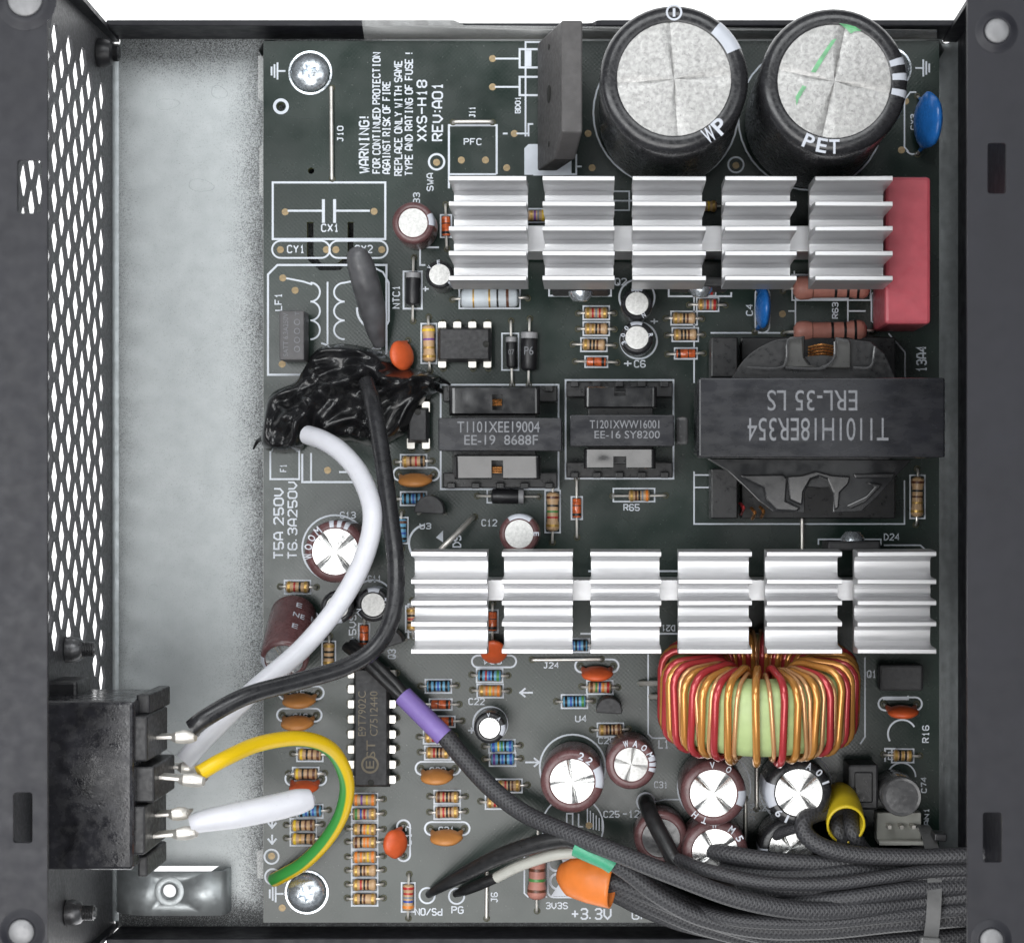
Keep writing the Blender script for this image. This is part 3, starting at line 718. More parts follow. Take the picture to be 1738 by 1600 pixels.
# --- pads and drilled holes
pad_me = MB().lathe([(.060, .0), (.060, .004), (.034, .006), (0, .005)], 14).mesh('pad')
hole_me = MB().lathe([(.058, .001), (.050, .009), (.034, .010)], 14).mesh('solder_ring')
bore_me = MB().lathe([(.036, .0045), (0, .0045)], 12).mesh('drill_hole')
_holes = set()
def pad(x, y): c = W(x, y); link('pad', pad_me, K['pad'], board, (c.x, c.y, .002))
def drill_w(x, y):
    k = (round(x, 2), round(y, 2))
    if k in _holes: return
    _holes.add(k); r = link('solder_ring', hole_me, K['ring'], board, (x, y, .0025)); link('drill_hole', bore_me, K['hole'], r)
def drill(px, py): c = W(px, py); drill_w(c.x, c.y)
for x, y in ((783, 272), (824, 272), (741, 276), (836, 100), (836, 148), (873, 227), (860, 285), (998, 227), (1005, 285), (484, 360), (635, 359), (476, 424), (554, 424), (570, 424), (648, 424),
             (480, 472), (501, 493), (479, 618), (556, 798), (1249, 281), (461, 1452), (1328, 533), (479, 1540), (1537, 172), (1530, 255), (1000, 1400)): pad(x, y)

# ================================================================ component builders
_cache = {}
def cached(key, fn):
    if key not in _cache: _cache[key] = fn()
    return _cache[key]
def lead_mesh(x0, x1, z, r=.022):
    def mk():
        mb = MB(); mb.tube(spline([(x0-.03, 0, z), (x0+.3*(x1-x0), 0, z), (x1-.05, 0, z*.93), (x1-.008, 0, z*.6), (x1, 0, -.03)], 4), r, 8); return mb.mesh('lead')
    return cached(('lead', round(x0, 3), round(x1, 3), round(z, 3), r), mk)
def res_body(L, r, straight=False):
    def mk():
        h = L/2
        if straight: pr = [(0, -h), (r*.55, -h), (r*.9, -h*.94), (r, -h*.86), (r, h*.86), (r*.9, h*.94), (r*.55, h), (0, h)]
        else: pr = [(0, -h), (r*.45, -h), (r*.85, -h*.93), (r, -h*.82), (r*.98, -h*.62), (r*.86, -h*.48), (r*.86, h*.48), (r*.98, h*.62), (r, h*.82), (r*.85, h*.93), (r*.45, h), (0, h)]
        return MB().lathe(pr, 16, Mx(ry=math.pi/2)).mesh('body')
    return cached(('rb', L, r, straight), mk)
def band_mesh(w_, r):
    return cached(('band', round(w_, 4), round(r, 4)), lambda: MB().lathe([(r*.97, -w_/2), (r, -w_/2*.9), (r, w_/2*.9), (r*.97, w_/2)], 16, Mx(ry=math.pi/2)).mesh('band'))
def axial(name, cat, label, px, py, ang, body_mat, bands, L=.39, r=.098, span=.62, straight=False, z=None, group=None, box=True, bmats=None, off=(0, 0)):
    z = z if z is not None else r+.015
    c = W(px, py, z); a = rad(ang)+random.uniform(-.03, .03)
    t = thing(name, label, cat, (c.x, c.y, 0), a, group)
    link('body', res_body(L, r, straight), body_mat, t, (off[0], 0, z))
    for p, k, wd in bands:
        rr_ = r*1.012 if (straight or abs(p) > .58) else r*.885
        link('band', band_mesh(wd, rr_), BM[k] if isinstance(k, str) else k, t, (p*L/2+off[0], 0, z))
    for s in (0, 1):
        link('lead', lead_mesh(L/2+off[0]*(1 if s == 0 else -1), span/2, z), K['tin'], t, (0, 0, 0), (0, 0, math.pi*s))
        drill_w(c.x+math.cos(a+math.pi*s)*span/2, c.y+math.sin(a+math.pi*s)*span/2)
    if box:
        bx, by = (L*50+2.5, r*100+1.5) if ang % 180 == 0 else (r*100+1.5, L*50+2.5)
        p0 = (px, py) if True else None
        srect(px-bx, py-by, px+bx, py+by, 2.6)
    return t
def resistor(px, py, code, label, ang=0, blue=False, **kw):
    pos = (-.72, -.3, .0, .3, .72) if len(code) == 5 else (-.72, -.24, .22, .72)
    bands = [(p, k, .045 if abs(p) > .5 else .035) for p, k in zip(pos, code) if k != ' ']
    return axial('resistor', 'resistor', label, px, py, ang, K['blue_res'] if blue else K['tan'], bands, **kw)
def glass_diode(px, py, label, ang=0, flip=1, **kw):
    return axial('glass_diode', 'diode', label, px, py, ang, K['diode_glass'], [(-.68*flip, 'k', .05), (.25*flip, 'k', .02)], L=.33, r=.076, straight=True, **kw)

def elcap(label, px, py, ztop, rpx, frac, sleeve, foil, stripe=None, score=True, rim=(), lean=(0, 0), side=(), name='electrolytic_capacitor', loc=None, group=None, rot=None):
    """px, py: centre of the can top in the photograph, rpx: its outer radius there"""
    R = U(rpx, ztop); h = ztop-.04; rf = R*frac
    c = W(px, py, ztop) if loc is None else Vector(loc)
    t = thing(name, label, 'capacitor', (c.x, c.y, .04), 0, group)
    if rot: t.rotation_euler = rot
    e = min(.16, R*.22)
    pr = [(0, 0), (R*.93, 0), (R*.97, .03), (R*.95, .12), (R, .2), (R, h-e), (R-e*.12, h-e*.5), (R-e*.4, h-e*.16), (R-e*.85, h), (rf+.02, h+.004), (rf, h-.01), (rf-.005, h-.05), (rf-.03, h-.05)]
    link('sleeve', MB().lathe(pr, 48).mesh('sleeve'), sleeve, t)
    # can top: four pressed sectors with score lines between
    mb = MB(); ns = 4 if score else 1
    ph = random.uniform(0, 1.5) if score is True else (score or 0)
    for s in range(ns):
        vv = []; ff = []; n = 12 if score else 40; a0 = ph+s*2*math.pi/ns
        aw = 2*math.pi/ns; g = (.012 if score else 0)
        rings = (0.0, .3, .65, 1.0)
        for i in range(n+1):
            a = a0+aw*i/n; dd = min(i, n-i)/n
            for q in rings:
                zz = (-.022 if (score and i in (0, n)) else 0) - (.02*q if score else .005*q*q)+(.009*math.sin(math.pi*i/n)*q if score else 0)
                vv.append((rf*q*math.cos(a), rf*q*math.sin(a), h-.008+zz))
        for i in range(n):
            for k in range(3): ff.append((i*4+k, i*4+k+1, (i+1)*4+k+1, (i+1)*4+k))
        mb.add(vv, ff)
    mb.build('can_top', foil, t, ang=60)
    if stripe:
        for (a, wd) in stripe:
            p2 = [(r_+.004, z_) for r_, z_ in [(R, .25), (R, h-e)]]+[(R-e*.12+.004, h-e*.5+.002), (R-e*.4+.003, h-e*.16+.003), (R-e*.85, h+.005), (rf+.022, h+.008)]
            MB().lathe(p2, 10, None, rad(a-wd/2), rad(a+wd/2)).build('stripe', K['sleeve_print'], t)
    for ch, a, sz_, tw in rim:
        mb = MB(); rm = (R+rf)/2; x, y = rm*math.cos(rad(a)), rm*math.sin(rad(a))
        put_text(mb, ch, (x, y, h+.012), sz_*(.30 if ch in '1I' else .72), sz_, rad(a-90+tw), .02)
        mb.build('printed_letter', K['sleeve_print'], t, smooth=False)
    return t

def ring_text(s, a_mid, step, size, tw=0):
    n = len(s); return [(ch, a_mid-step*(i-(n-1)/2), size, tw) for i, ch in enumerate(s) if ch != ' ']

def disc_cap(label, px, py, wpx, mtl, ang=0, lean=.32, zc=.33, th=.19, pill=True, hh=.52, holes=None, name='ceramic_capacitor', fall=-1, pillrect=None):
    """lens shaped disc on two leads, leaning over"""
    c = W(px, py, zc); a = rad(ang); w_ = U(wpx, zc)
    t = thing(name, label, 'capacitor', (c.x, c.y, 0), a)
    mb = MB(); vv = []; ff = []; nu, nv = 24, 14
    Mr = Matrix.Translation((0, 0, zc)) @ Matrix.Rotation(lean if fall < 0 else -lean, 4, 'X')
    for i in range(nv+1):
        v = math.pi*i/nv
        for k in range(nu):
            u = 2*math.pi*k/nu
            x = math.sin(v)*math.cos(u); y = math.sin(v)*math.sin(u); z = math.cos(v)
            vv.append((x*w_/2*(1+.04*math.sin(5*u+v)), z*th/2*(1+.0*x), y*hh/2))
    for i in range(nv):
        for k in range(nu): ff.append((i*nu+k, i*nu+(k+1) % nu, (i+1)*nu+(k+1) % nu, (i+1)*nu+k))
    mb.add(vv, [f[::-1] for f in ff], Mr)
    for s in (-1, 1):                          # coated lead roots
        mb.tube([(s*w_*.30, 0, zc), (s*w_*.40, .04, zc*.5), (s*w_*.46, .08, .09)], [.07, .055, .03], 8)
    mb.build('body', mtl, t, ang=80)
    for s in (-1, 1):
        MB().tube([(s*w_*.44, .07, .12), (s*w_*.5, .10, .05), (s*w_*.52, .11, -.03)], .022, 8).build('lead', K['tin'], t)
        q = Matrix.Rotation(a, 4, 'Z') @ Vector((s*w_*.52, .11, 0)); drill_w(c.x+q.x, c.y+q.y)
    if pill:
        q = Matrix.Rotation(a, 4, 'Z') @ Vector((0, .11, 0)); cx = 869+(c.x+q.x)*100; cy = 800-(c.y+q.y)*100
        e, f_ = w_*.52*100+9, 11
        if ang % 180 == 0: spill(cx-e, cy-f_, cx+e, cy+f_, 3)
        else: spill(cx-f_, cy-e, cx+f_, cy+e, 3)
    return t

def to92(label, px, py, rpx, ztop, ang=0, mtl=None):
    c = W(px, py, ztop); R = U(rpx, ztop); t = thing('transistor', label, 'transistor', (c.x, c.y, 0), rad(ang))
    pts = [(R*math.cos(rad(a)), R*math.sin(rad(a))) for a in range(-15, 196, 12)]
    MB().prism(pts, .16, ztop).build('body', mtl or K['ic'], t, bevel=.02, smooth=False)
    for x in (-1, 0, 1): MB().tube([(x*R*.55, .0, .2), (x*R*.9, -.06*abs(x), .1), (x*R*1.0, -.06*abs(x), -.03)], .024, 6).build('lead', K['tin'], t)
    return t

def dip(name, label, x0, y0, x1, y1, z, pins, vertical, notch, skip=()):
    c = W((x0+x1)/2, (y0+y1)/2, z); hx, hy = U((x1-x0)/2, z), U((y1-y0)/2, z)
    t = thing(name, label, 'chip', (c.x, c.y, 0)); mb = MB(); zb = .08; zm = (zb+z)/2; i_ = .05
    vv = []
    for zz, k in ((zb, i_), (zm, 0), (z, i_)):
        vv += [(-hx+k, -hy+k, zz), (hx-k, -hy+k, zz), (hx-k, hy-k, zz), (-hx+k, hy-k, zz)]
    ff = [(3, 2, 1, 0), (8, 9, 10, 11)]
    for q in (0, 4):
        for k in range(4): ff.append((q+k, q+(k+1) % 4, q+4+(k+1) % 4, q+4+k))
    mb.add(vv, ff); mb.build('body', K['ic'], t, smooth=False, bevel=.012)
    pm = cached(('dip_pin',), lambda: MB().box((.05, 0, .19), (.16, .13, .03)).box((.125, 0, .10), (.03, .10, .20)).box((.125, 0, -.02), (.03, .05, .1)).mesh('pin', False))
    for i in range(pins):
        for s in (0, 1):
            if (i, s) in skip: continue
            p = -(pins-1)/2*.254+i*.254
            if vertical: link('pin', pm, K['tin'], t, ((hx-.05)*(1 if s else -1), p, zm-.17), (0, 0, 0 if s else math.pi)); q = ((hx+.09)*(1 if s else -1), p)
            else: link('pin', pm, K['tin'], t, (p, (hy-.05)*(1 if s else -1), zm-.17), (0, 0, math.pi/2 if s else -math.pi/2)); q = (p, (hy+.09)*(1 if s else -1))
            drill_w(c.x+q[0], c.y+q[1])
    nx, ny = notch
    MB().lathe([(.055, .0), (.05, .004), (0, .004)], 16).build('notch', K['hole'], t, loc=(nx*(hx-.09), ny*(hy-.09), z+.001))
    return t

def wire(name, label, cat, pts, r, mtl, segs=12, n=10, taper=None, flat=1.0, group=None):
    P = spline([W(*p) for p in pts], n)
    if taper:
        k = len(P); rr_ = []
        for i in range(k):
            f = i/(k-1)*(len(taper)-1); a = int(min(f, len(taper)-2)); rr_.append(r*(taper[a]+(taper[a+1]-taper[a])*(f-a)))
    else: rr_ = r
    o = MB().tube(P, rr_, segs, flat=flat).build(name, mtl, ang=60)
    if label: tag(o, label, cat, group)
    return o

def jumper(label, x0, y0, x1, y1, r=.033, h=.07):
    a, b = W(x0, y0), W(x1, y1); d = (b-a).normalized(); up = Vector((0, 0, 1))
    P = spline([a-up*.03, a+up*h*.6+d*.015, a+up*h+d*.07, (a+b)/2+up*(h+.01), b+up*h-d*.07, b+up*h*.6-d*.015, b-up*.03], 5)
    o = MB().tube(P, r, 10).build('jumper_wire', K['tin'], ang=60); tag(o, label, 'wire', 'bare jumper wires')
    drill_w(a.x, a.y); drill_w(b.x, b.y)

def screw(px, py, rpx, label):
    z = .24; c = W(px, py, z); R = U(rpx, z); t = thing('screw', label, 'screw', (c.x, c.y, 0), rad(14))
    MB().lathe([(R*1.10, .0), (R*1.10, .035), (R*1.0, .04)], 40).build('washer', K['chrome'], t)
    # domed head with a pressed cross recess
    mb = MB(); nr, na = 44, 96; vv = [(0, 0, .11)]; ff = []
    for i in range(1, nr+1):
        q = i/nr
        for k in range(na):
            a = 2*math.pi*k/na; x, y = q*math.cos(a), q*math.sin(a)
            z = .04+.19*math.sqrt(max(0, 1-q*q*.96))
            ax, ay = abs(x), abs(y)
            sd = min(max(ax-.085, ay-.36), max(ay-.085, ax-.36), ax+ay-.20)
            k_ = max(0, min(1, (.03-sd)/.06)); z -= .12*k_*k_*(3-2*k_)
            vv.append((x*R*.97, y*R*.97, z))
    for k in range(na): ff.append((0, 1+k, 1+(k+1) % na))
    for i in range(nr-1):
        for k in range(na): ff.append((1+i*na+k, 1+(i+1)*na+k, 1+(i+1)*na+(k+1) % na, 1+i*na+(k+1) % na))
    mb.add(vv, ff); mb.build('head', K['chrome'], t, ang=35)
    return t

def heatsink(name, label, segs, ystrips, yspine, zt, depth, step=None):
    yc = (ystrips[0]+ystrips[-1])/2
    org = W((segs[0][0]+segs[-1][1])/2, yc, zt); t = thing(name, label, 'heatsink', (org.x, org.y, 0))
    zb = zt-depth; zp = zb-.22
    Y = [W(0, y, zt).y-org.y for y in ystrips]; fw = .105
    x0, x1 = W(segs[0][0], 0, zt).x-org.x, W(segs[-1][1], 0, zt).x-org.x
    ysp = [W(0, y, zp).y-org.y for y in yspine]
    MB().box(((x0+x1)/2, sum(ysp)/2, (zp-.25)/2+.12), (x1-x0-.5, abs(ysp[1]-ysp[0]), zp-.25-.24)).build('spine', K['alu'], t, smooth=False, bevel=.01)
    for a, b in segs:
        xa, xb = W(a, 0, zt).x-org.x, W(b, 0, zt).x-org.x; L_ = xb-xa; xm = (xa+xb)/2
        # scooped base between the fins
        mb = MB(); prof = []
        for i in range(len(Y)):
            prof.append((Y[i]+fw*.45, zb+.10)) if i == 0 else None
            if i < len(Y)-1:
                ya, yb = Y[i]-fw*.4, Y[i+1]+fw*.4
                for k in range(9):
                    q = k/8; prof.append((ya+(yb-ya)*q, zb+.16*(2*q-1)**4+(.045 if (step == i and .35 < q < .7) else 0)))
        prof.append((Y[-1]-fw*.45, zb+.10)); n = len(prof)
        vv = [(xa+.01, y, z) for y, z in prof]+[(xa+.01, prof[-1][0], zp), (xa+.01, prof[0][0], zp)]
        vv += [(xb-.01, v[1], v[2]) for v in vv]; n += 2
        ff = [tuple(range(n)), tuple(range(2*n-1, n-1, -1))]+[(i, n+i, n+(i+1) % n, (i+1) % n) for i in range(n)]
        mb.add(vv, ff); me = mb.mesh('fin_block', True, 30)
        bm = bmesh.new(); bm.from_mesh(me); bmesh.ops.recalc_face_normals(bm, faces=bm.faces[:]); bm.to_mesh(me); bm.free()
        blk = link('fin_block', me, K['alu'], t)
        for i, y in enumerate(Y):
            hgt = depth+.06; tp = .8; m2 = MB(); sk = random.uniform(-.012, .012)
            q = [(-fw/2*1.25, 0), (fw/2*1.25, 0), (fw/2*1.0, hgt*.55), (fw/2*tp, hgt-.03), (fw/2*tp*.7, hgt), (-fw/2*tp*.7, hgt), (-fw/2*tp, hgt-.03), (-fw/2*1.0, hgt*.55)]
            v2 = [(-L_/2, y_, z_) for y_, z_ in q]+[(L_/2, y_, z_) for y_, z_ in q]; k = len(q)
            m2.add(v2, [tuple(range(k-1, -1, -1)), tuple(range(k, 2*k))]+[(j, (j+1) % k, k+(j+1) % k, k+j) for j in range(k)])
            link('fin', m2.mesh('fin', True, 30), K['alu'], blk, (xm, y, zb-.06), (0, 0, sk*.4))
    return t

# ================================================================ large parts
heatsink('heatsink', 'silver finned heatsink of five blocks below the two large capacitors',
         [(762, 893), (921, 1043), (1074, 1198), (1231, 1352), (1384, 1515)], [303, 346, 388, 430, 472], (380, 424), 3.2, 1.15)
heatsink('heatsink', 'silver finned heatsink of six blocks above the copper toroid',
         [(698, 826), (852, 972), (1002, 1122), (1152, 1276), (1302, 1429), (1456, 1589)], [940, 987, 1023, 1059, 1105], (985, 1020), 2.9, .62, 1)

elcap('large black capacitor printed WP with a circled one on its rim, left of the pair', 1144, 134, 4.0, 127, .765, K['sleeve_black'], K['foil_dull'], [(38, 26)], rad(4),
      rim=[('W', -58, .24, 180), ('P', -46, .25, 180), ('1', 90, .13, 180)], lean=(0, 0))
elcap('large black capacitor with green ink marks on its top, right of the pair', 1416, 138, 4.0, 126, .765, K['sleeve_black'], K['foil_dull'], [(17, 6), (4, 6), (-10, 6)], rad(-12),
      rim=[('P', -113, .22, 180), ('E', -101, .22, 180), ('T', -90, .22, 180)])
caps = [o for o in bpy.data.objects if o.name.startswith('electrolytic_capacitor')]
c1, c2 = caps[0], caps[1]
R1 = U(127, 4.0); h1 = 3.96
mb = MB(); rm = R1*.885
mb.lathe([(.125, 0), (.125, .004), (.095, .004), (.095, 0)], 28, Mx((0, rm, h1+.013)))
mb.build('printed_ring', K['sleeve_print'], c1)
def ink(pts, parent, z):
    mb = MB(); c = W(1416, 138, 4.0); P = [W(x, y, 4.0) for x, y in pts]; mb.add([(p.x-c.x, p.y-c.y, z) for p in P], [tuple(range(len(P)))]); mb.build('ink_mark', K['green_ink'], parent, smooth=False)
ink([(1424, 40), (1438, 42), (1452, 46), (1462, 53), (1450, 54), (1444, 58), (1436, 50)], c2, h1+.012)
ink([(1412, 68), (1420, 66), (1400, 98), (1384, 124), (1376, 123), (1390, 100)], c2, h1+.012)
ink([(1362, 145), (1369, 148), (1356, 168), (1352, 180), (1350, 165)], c2, h1+.012)

# bridge rectifier: a leaning slab
t = thing('bridge_rectifier', 'dark grey flat bridge rectifier standing left of the large capacitors', 'rectifier', tuple(W(930, 180, 0)))
o0 = W(930, 180, 0)
zb, zt = .25, 2.15
bw = [W(912, 74, .25), W(912, 290, .25)]; tw = [W(953, 33, zt), W(953, 240, zt)]; th_ = U(36, zt)
vv = []
ny = bw[0].y; sy = bw[1].y
pro = [(0, sy), (.25, sy), (1.0, sy+.36), (1.0, ny), (0, ny)]            # (height fraction, y): one corner chamfered
pro = [(0, sy), (.72, sy), (1.0, sy+.36), (1.0, ny), (0, ny)]
for dx in (0, th_):
    for q, y in pro:
        vv.append((bw[0].x+(tw[0].x-bw[0].x)*q+dx-o0.x, y-o0.y, zb+(zt-zb)*q))
k = len(pro); mb = MB(); mb.add(vv, [tuple(range(k)), tuple(range(2*k-1, k-1, -1))]+[(i, k+i, k+(i+1) % k, (i+1) % k) for i in range(k)])
me = mb.mesh('body', False); bm = bmesh.new(); bm.from_mesh(me); bmesh.ops.recalc_face_normals(bm, faces=bm.faces[:]); bm.to_mesh(me); bm.free()
K['slab'] = mat('grey_epoxy_slab', (.070, .066, .066), .55, 0, .16, 5, .22, 60)
link('body', me, K['slab'], t, bevel=.03)
sl = math.atan2(tw[0].x-bw[0].x, zt-zb)
for py, q, r in ((160, .5, .15), (80, .5, .05), (245, .5, .05)):
    cc = W(932, py, 1.2); xx = bw[0].x+(tw[0].x-bw[0].x)*.5
    MB().lathe([(r, .0), (r*.95, .004), (0, .004)], 20, Mx(ry=-math.pi/2+sl)).build('fixing_hole' if r > .1 else 'dimple', K['hole'], t, loc=(xx-o0.x-.006, cc.y-o0.y, 1.2))
for i in range(4):
    y = ny-.25-i*(ny-sy-.5)/3; MB().box((bw[0].x+th_/2-o0.x, y-o0.y, .1), (.1, .12, .4)).build('lead', K['tin'], t, smooth=False)

# red film capacitor
z = 1.75; c = W(1541, 425, z); t = thing('film_capacitor', 'red rectangular film capacitor at the right end of the upper heatsink', 'capacitor', (c.x, c.y, 0))
hx, hy = U(39, z), U(125, z)
MB().box((0, 0, z/2+.02), (2*hx, 2*hy, z-.04)).build('case', K['red_film'], t, smooth=False, bevel=.06)
for s in (-1, 1): MB().tube([(0, s*hy*.7, .1), (0, s*hy*.7, -.05)], .03, 8).build('lead', K['tin'], t)

# blue disc capacitors
disc_cap('blue disc capacitor at the right edge beside the marking CY3', 1575, 205, 96, K['blue_disc'], 90, .34, .5, .30, False, .9, fall=-1)
disc_cap('small blue disc capacitor beside the marking C4', 1295, 522, 74, K['blue_disc'], 90, .12, .42, .22, False, .8)

# screws
screw(524, 120, 34, 'shiny cross-head screw in the upper left corner of the board')
screw(518, 1517, 34, 'shiny cross-head screw in the lower left corner of the board')
screw(1514, 113, 33, 'cross-head screw mostly hidden behind the right large capacitor')

# jumper wires
jumper('long bare jumper wire beside the marking J10', 563, 150, 564, 304)
jumper('short bare jumper wire beside the marking J11', 769, 208, 836, 208)
jumper('bare jumper wire beside the marking J24', 903, 1119, 1021, 1118)
jumper('bare jumper wire beside the marking J6', 827, 1462, 826, 1558)
jumper('short bare jumper wire beside the marking J22', 818, 1466, 838, 1464)
jumper('bare wire running down from the large transformer to the lower heatsink', 1361, 868, 1361, 960)
jumper('bare wire between the two can capacitors under the toroid', 1284, 1290, 1284, 1372)
jumper('bare wire standing right of the maroon capacitor under the toroid', 1265, 1355, 1265, 1445)
wire('jumper_wire', 'thick bare wire slanting beside the marking D9', 'wire', [(735, 945, .02), (740, 940, .5), (752, 928, .75), (778, 903, .6), (798, 882, .3), (804, 876, -.05)], .045, K['tin'], group='bare jumper wires')
drill(806, 877)

# ================================================================ transformers
def slab(name, x0, y0, x1, y1, z, th, parent, org, mtl, bev=.02):
    a, b = W(x0, y0, z), W(x1, y1, z)
    return MB().box(((a.x+b.x)/2-org.x, (a.y+b.y)/2-org.y, z-th/2), (abs(b.x-a.x), abs(b.y-a.y), th)).build(name, mtl, parent, smooth=False, bevel=bev)
def varnish_block(name, x0, y0, x1, y1, z, th, parent, org, notch, seed, relief=.018, arc=None, mtl=None, tilt=0.0):
    """bobbin cheek with an uneven varnish skin and a notch"""
    a, b = W(x0, y0, z), W(x1, y1, z); nx, ny = (100, 44) if arc else (44, 18); mb = MB(); vv = []; ff = []; keep = {}
    def inside(px, py):
        if notch and notch[0] < px < notch[2] and notch[1] < py < notch[3]: return False
        if arc and not arc(px, py): return False
        return True
    for j in range(ny+1):
        for i in range(nx+1):
            u, v = i/nx, j/ny; x = a.x+(b.x-a.x)*u; y = a.y+(b.y-a.y)*v
            ed = min(u, 1-u, v*(ny/nx)*2, (1-v)*(ny/nx)*2); q = noise.noise(Vector((x*1.3+seed, y*1.8, seed)))*relief+noise.noise(Vector((x*4+seed, y*4, 3)))*relief*.22+tilt*(.5-v)*abs(b.y-a.y)
            vv.append((x-org.x, y-org.y, z+q-max(0, .03-ed)*1.6))
    k = (nx+1)*(ny+1)
    vv += [(p[0], p[1], z-th) for p in vv]
    for j in range(ny):
        for i in range(nx):
            px = x0+(x1-x0)*(i+.5)/nx; py = y0+(y1-y0)*(j+.5)/ny
            keep[(i, j)] = inside(px, py)
    for (i, j), ok in keep.items():
        if not ok: continue
        q = [j*(nx+1)+i, j*(nx+1)+i+1, (j+1)*(nx+1)+i+1, (j+1)*(nx+1)+i]
        ff.append(tuple(q[::-1]))
        for (di, dj, e0, e1) in ((0, -1, 0, 1), (1, 0, 1, 2), (0, 1, 2, 3), (-1, 0, 3, 0)):
            if not keep.get((i+di, j+dj), False): ff.append((q[e0], q[e1], q[e1]+k, q[e0]+k))
    mb.add(vv, ff); return mb.build(name, mtl or K['varnish'], parent, ang=50)
def ee(label, core, zc, up, upn, lo, lon, base, zb, lines, cu, seed):
    cx, cy = (core[0]+core[2])/2, (core[1]+core[3])/2; org = W(cx, cy, zc)
    t = thing('transformer', label, 'transformer', (org.x, org.y, 0))
    slab('core', *core, zc, .42, t, org, K['ferrite'])
    for x in (core[0]+6, core[2]-6): slab('core_leg', x-6, core[1]+2, x+6, core[3]-2, zc-.42, zc-.6, t, org, K['ferrite'], .01)
    varnish_block('bobbin_cheek', *up, zb, .3, t, org, upn, seed); varnish_block('bobbin_cheek', *lo, zb, .3, t, org, lon, seed+5, .03, tilt=.17)
    mx = (core[0]+core[2])/2
    slab('winding', up[0]+6, up[1]+8, up[2]-6, lo[3]-8, zb-.3, zb-.5, t, org, K['bobbin'])
    slab('pin_rail', base[0], base[1], base[2], base[1]+26, .42, .36, t, org, K['bobbin']); slab('pin_rail', base[0], base[3]-26, base[2], base[3], .42, .36, t, org, K['bobbin'])
    for py in (base[1]+4, base[3]-4):
        for i in range(5):
            px = base[0]+14+(base[2]-base[0]-28)*i/4; p = W(px, py, .5)
            MB().box((p.x-org.x, p.y-org.y, .5), (.14, .10, .12)).build('pin_post', K['bobbin'], t, smooth=False, bevel=.015)
    if cu:
        for n_ in (upn, lon):
            for k in range(3):
                y = (n_[1]+n_[3])/2-3+k*4; a, b = W(n_[0]+1, y, zb-.16), W(n_[2]-1, y, zb-.16)
                MB().tube([a-Vector((org.x, org.y, 0)), b-Vector((org.x, org.y, 0))], .02, 6).build('copper_wire', K['wire_cu'], t)
    mb = MB()
    for s_, x0, y0, x1, y1, rt in lines:
        c = W((x0+x1)/2, (y0+y1)/2, zc); put_text(mb, s_, (c.x-org.x, c.y-org.y, zc+.004), U(abs(x1-x0), zc), U(abs(y1-y0), zc), rad(rt), .004)
    mb.build('printed_marking', K['grey_print'], t, smooth=False)
    return t
ee('small black transformer printed EE-19 with copper showing in its notches', (744, 709, 953, 765), 1.9, (762, 656, 916, 704), (835, 668, 853, 696), (771, 772, 917, 813), (835, 780, 853, 812), (752, 656, 946, 828), 1.55,
   [('T1101XEE19004', 776, 715, 916, 734, 0), ('EE-19  8688F', 788, 738, 913, 755, 0)], True, 3.1)
ee('small black transformer printed EE-16 in the middle of the board', (967, 704, 1144, 757), 1.7, (992, 656, 1115, 692), (1043, 654, 1063, 672), (991, 761, 1113, 795), (1042, 774, 1062, 796), (961, 648, 1142, 810), 1.45,
   [('T1201XWW16001', 1001, 713, 1119, 727, 0), ('EE-16 SY8200', 1009, 731, 1120, 744, 0)], False, 9.7)
mb = MB(); mb.box((0, 0, 0), (.2, .46, .3)); c = W(1158, 731, 1.2); o = mb.build('spacer_block', K['smoke'], smooth=False, bevel=.05, loc=(c.x, c.y, 1.05)); o.parent = None
o.scale = (1, 1, 1); tag(o, 'small grey pad between the two right-hand transformers', 'pad')
MB().box((0, 0, -.55), (.14, .3, .8)).build('stem', K['bobbin'], o, smooth=False)

zc = 3.25; org = W(1394, 708, zc); t = thing('transformer', 'large black power transformer with upside-down lettering ERL-35', 'transformer', (org.x, org.y, 0))
slab('core', 1186, 641, 1604, 776, zc, .75, t, org, K['ferrite'], .03)
slab('core_leg', 1186, 648, 1226, 768, zc-.75, 1.9, t, org, K['ferrite'], .02); slab('core_leg', 1560, 648, 1600, 768, zc-.75, 1.9, t, org, K['ferrite'], .02)
oo3 = Vector((org.x, org.y, 0))
def ppoly(name, pts, z, th, mtl, bev=.015, tilt=0.0):
    P = [W(x, y, z)-oo3 for x, y in pts]; ym = sum(p.y for p in P)/len(P)
    mb = MB(); mb.prism([(p.x, p.y) for p in P], -th, 0); me = mb.mesh(name, False)
    for v in me.vertices: v.co.z += z+(v.co.y-ym)*tilt
    return link(name, me, mtl, t, bevel=bev)
# upper cheek: dark frame with a U-shaped land round the winding exit
arc = [(1250+8*0, 640)]+[(1372-130*math.cos(rad(q)), 660-92*math.sin(rad(q))) for q in range(20, 66, 5)]
ppoly('bobbin_cheek', [(1240, 645)]+arc[1:]+[(1366, 570), (1366, 606), (1376, 618), (1392, 622), (1406, 616), (1416, 604), (1418, 572), (1478, 580), (1502, 600), (1522, 645)], 2.45, .2, K['bobbin'])
K['land'] = mat('worn_bobbin_land', (.045, .045, .043), .38, 0, .2, 4, .06, 20)
ppoly('raised_land', [(1336, 582), (1342, 574), (1362, 573), (1364, 606), (1373, 619), (1390, 624), (1330, 624)], 2.58, .12, K['land'], .02)
ppoly('raised_land', [(1420, 576), (1440, 575), (1444, 582), (1444, 625), (1392, 625), (1410, 618), (1419, 605)], 2.58, .12, K['land'], .02)
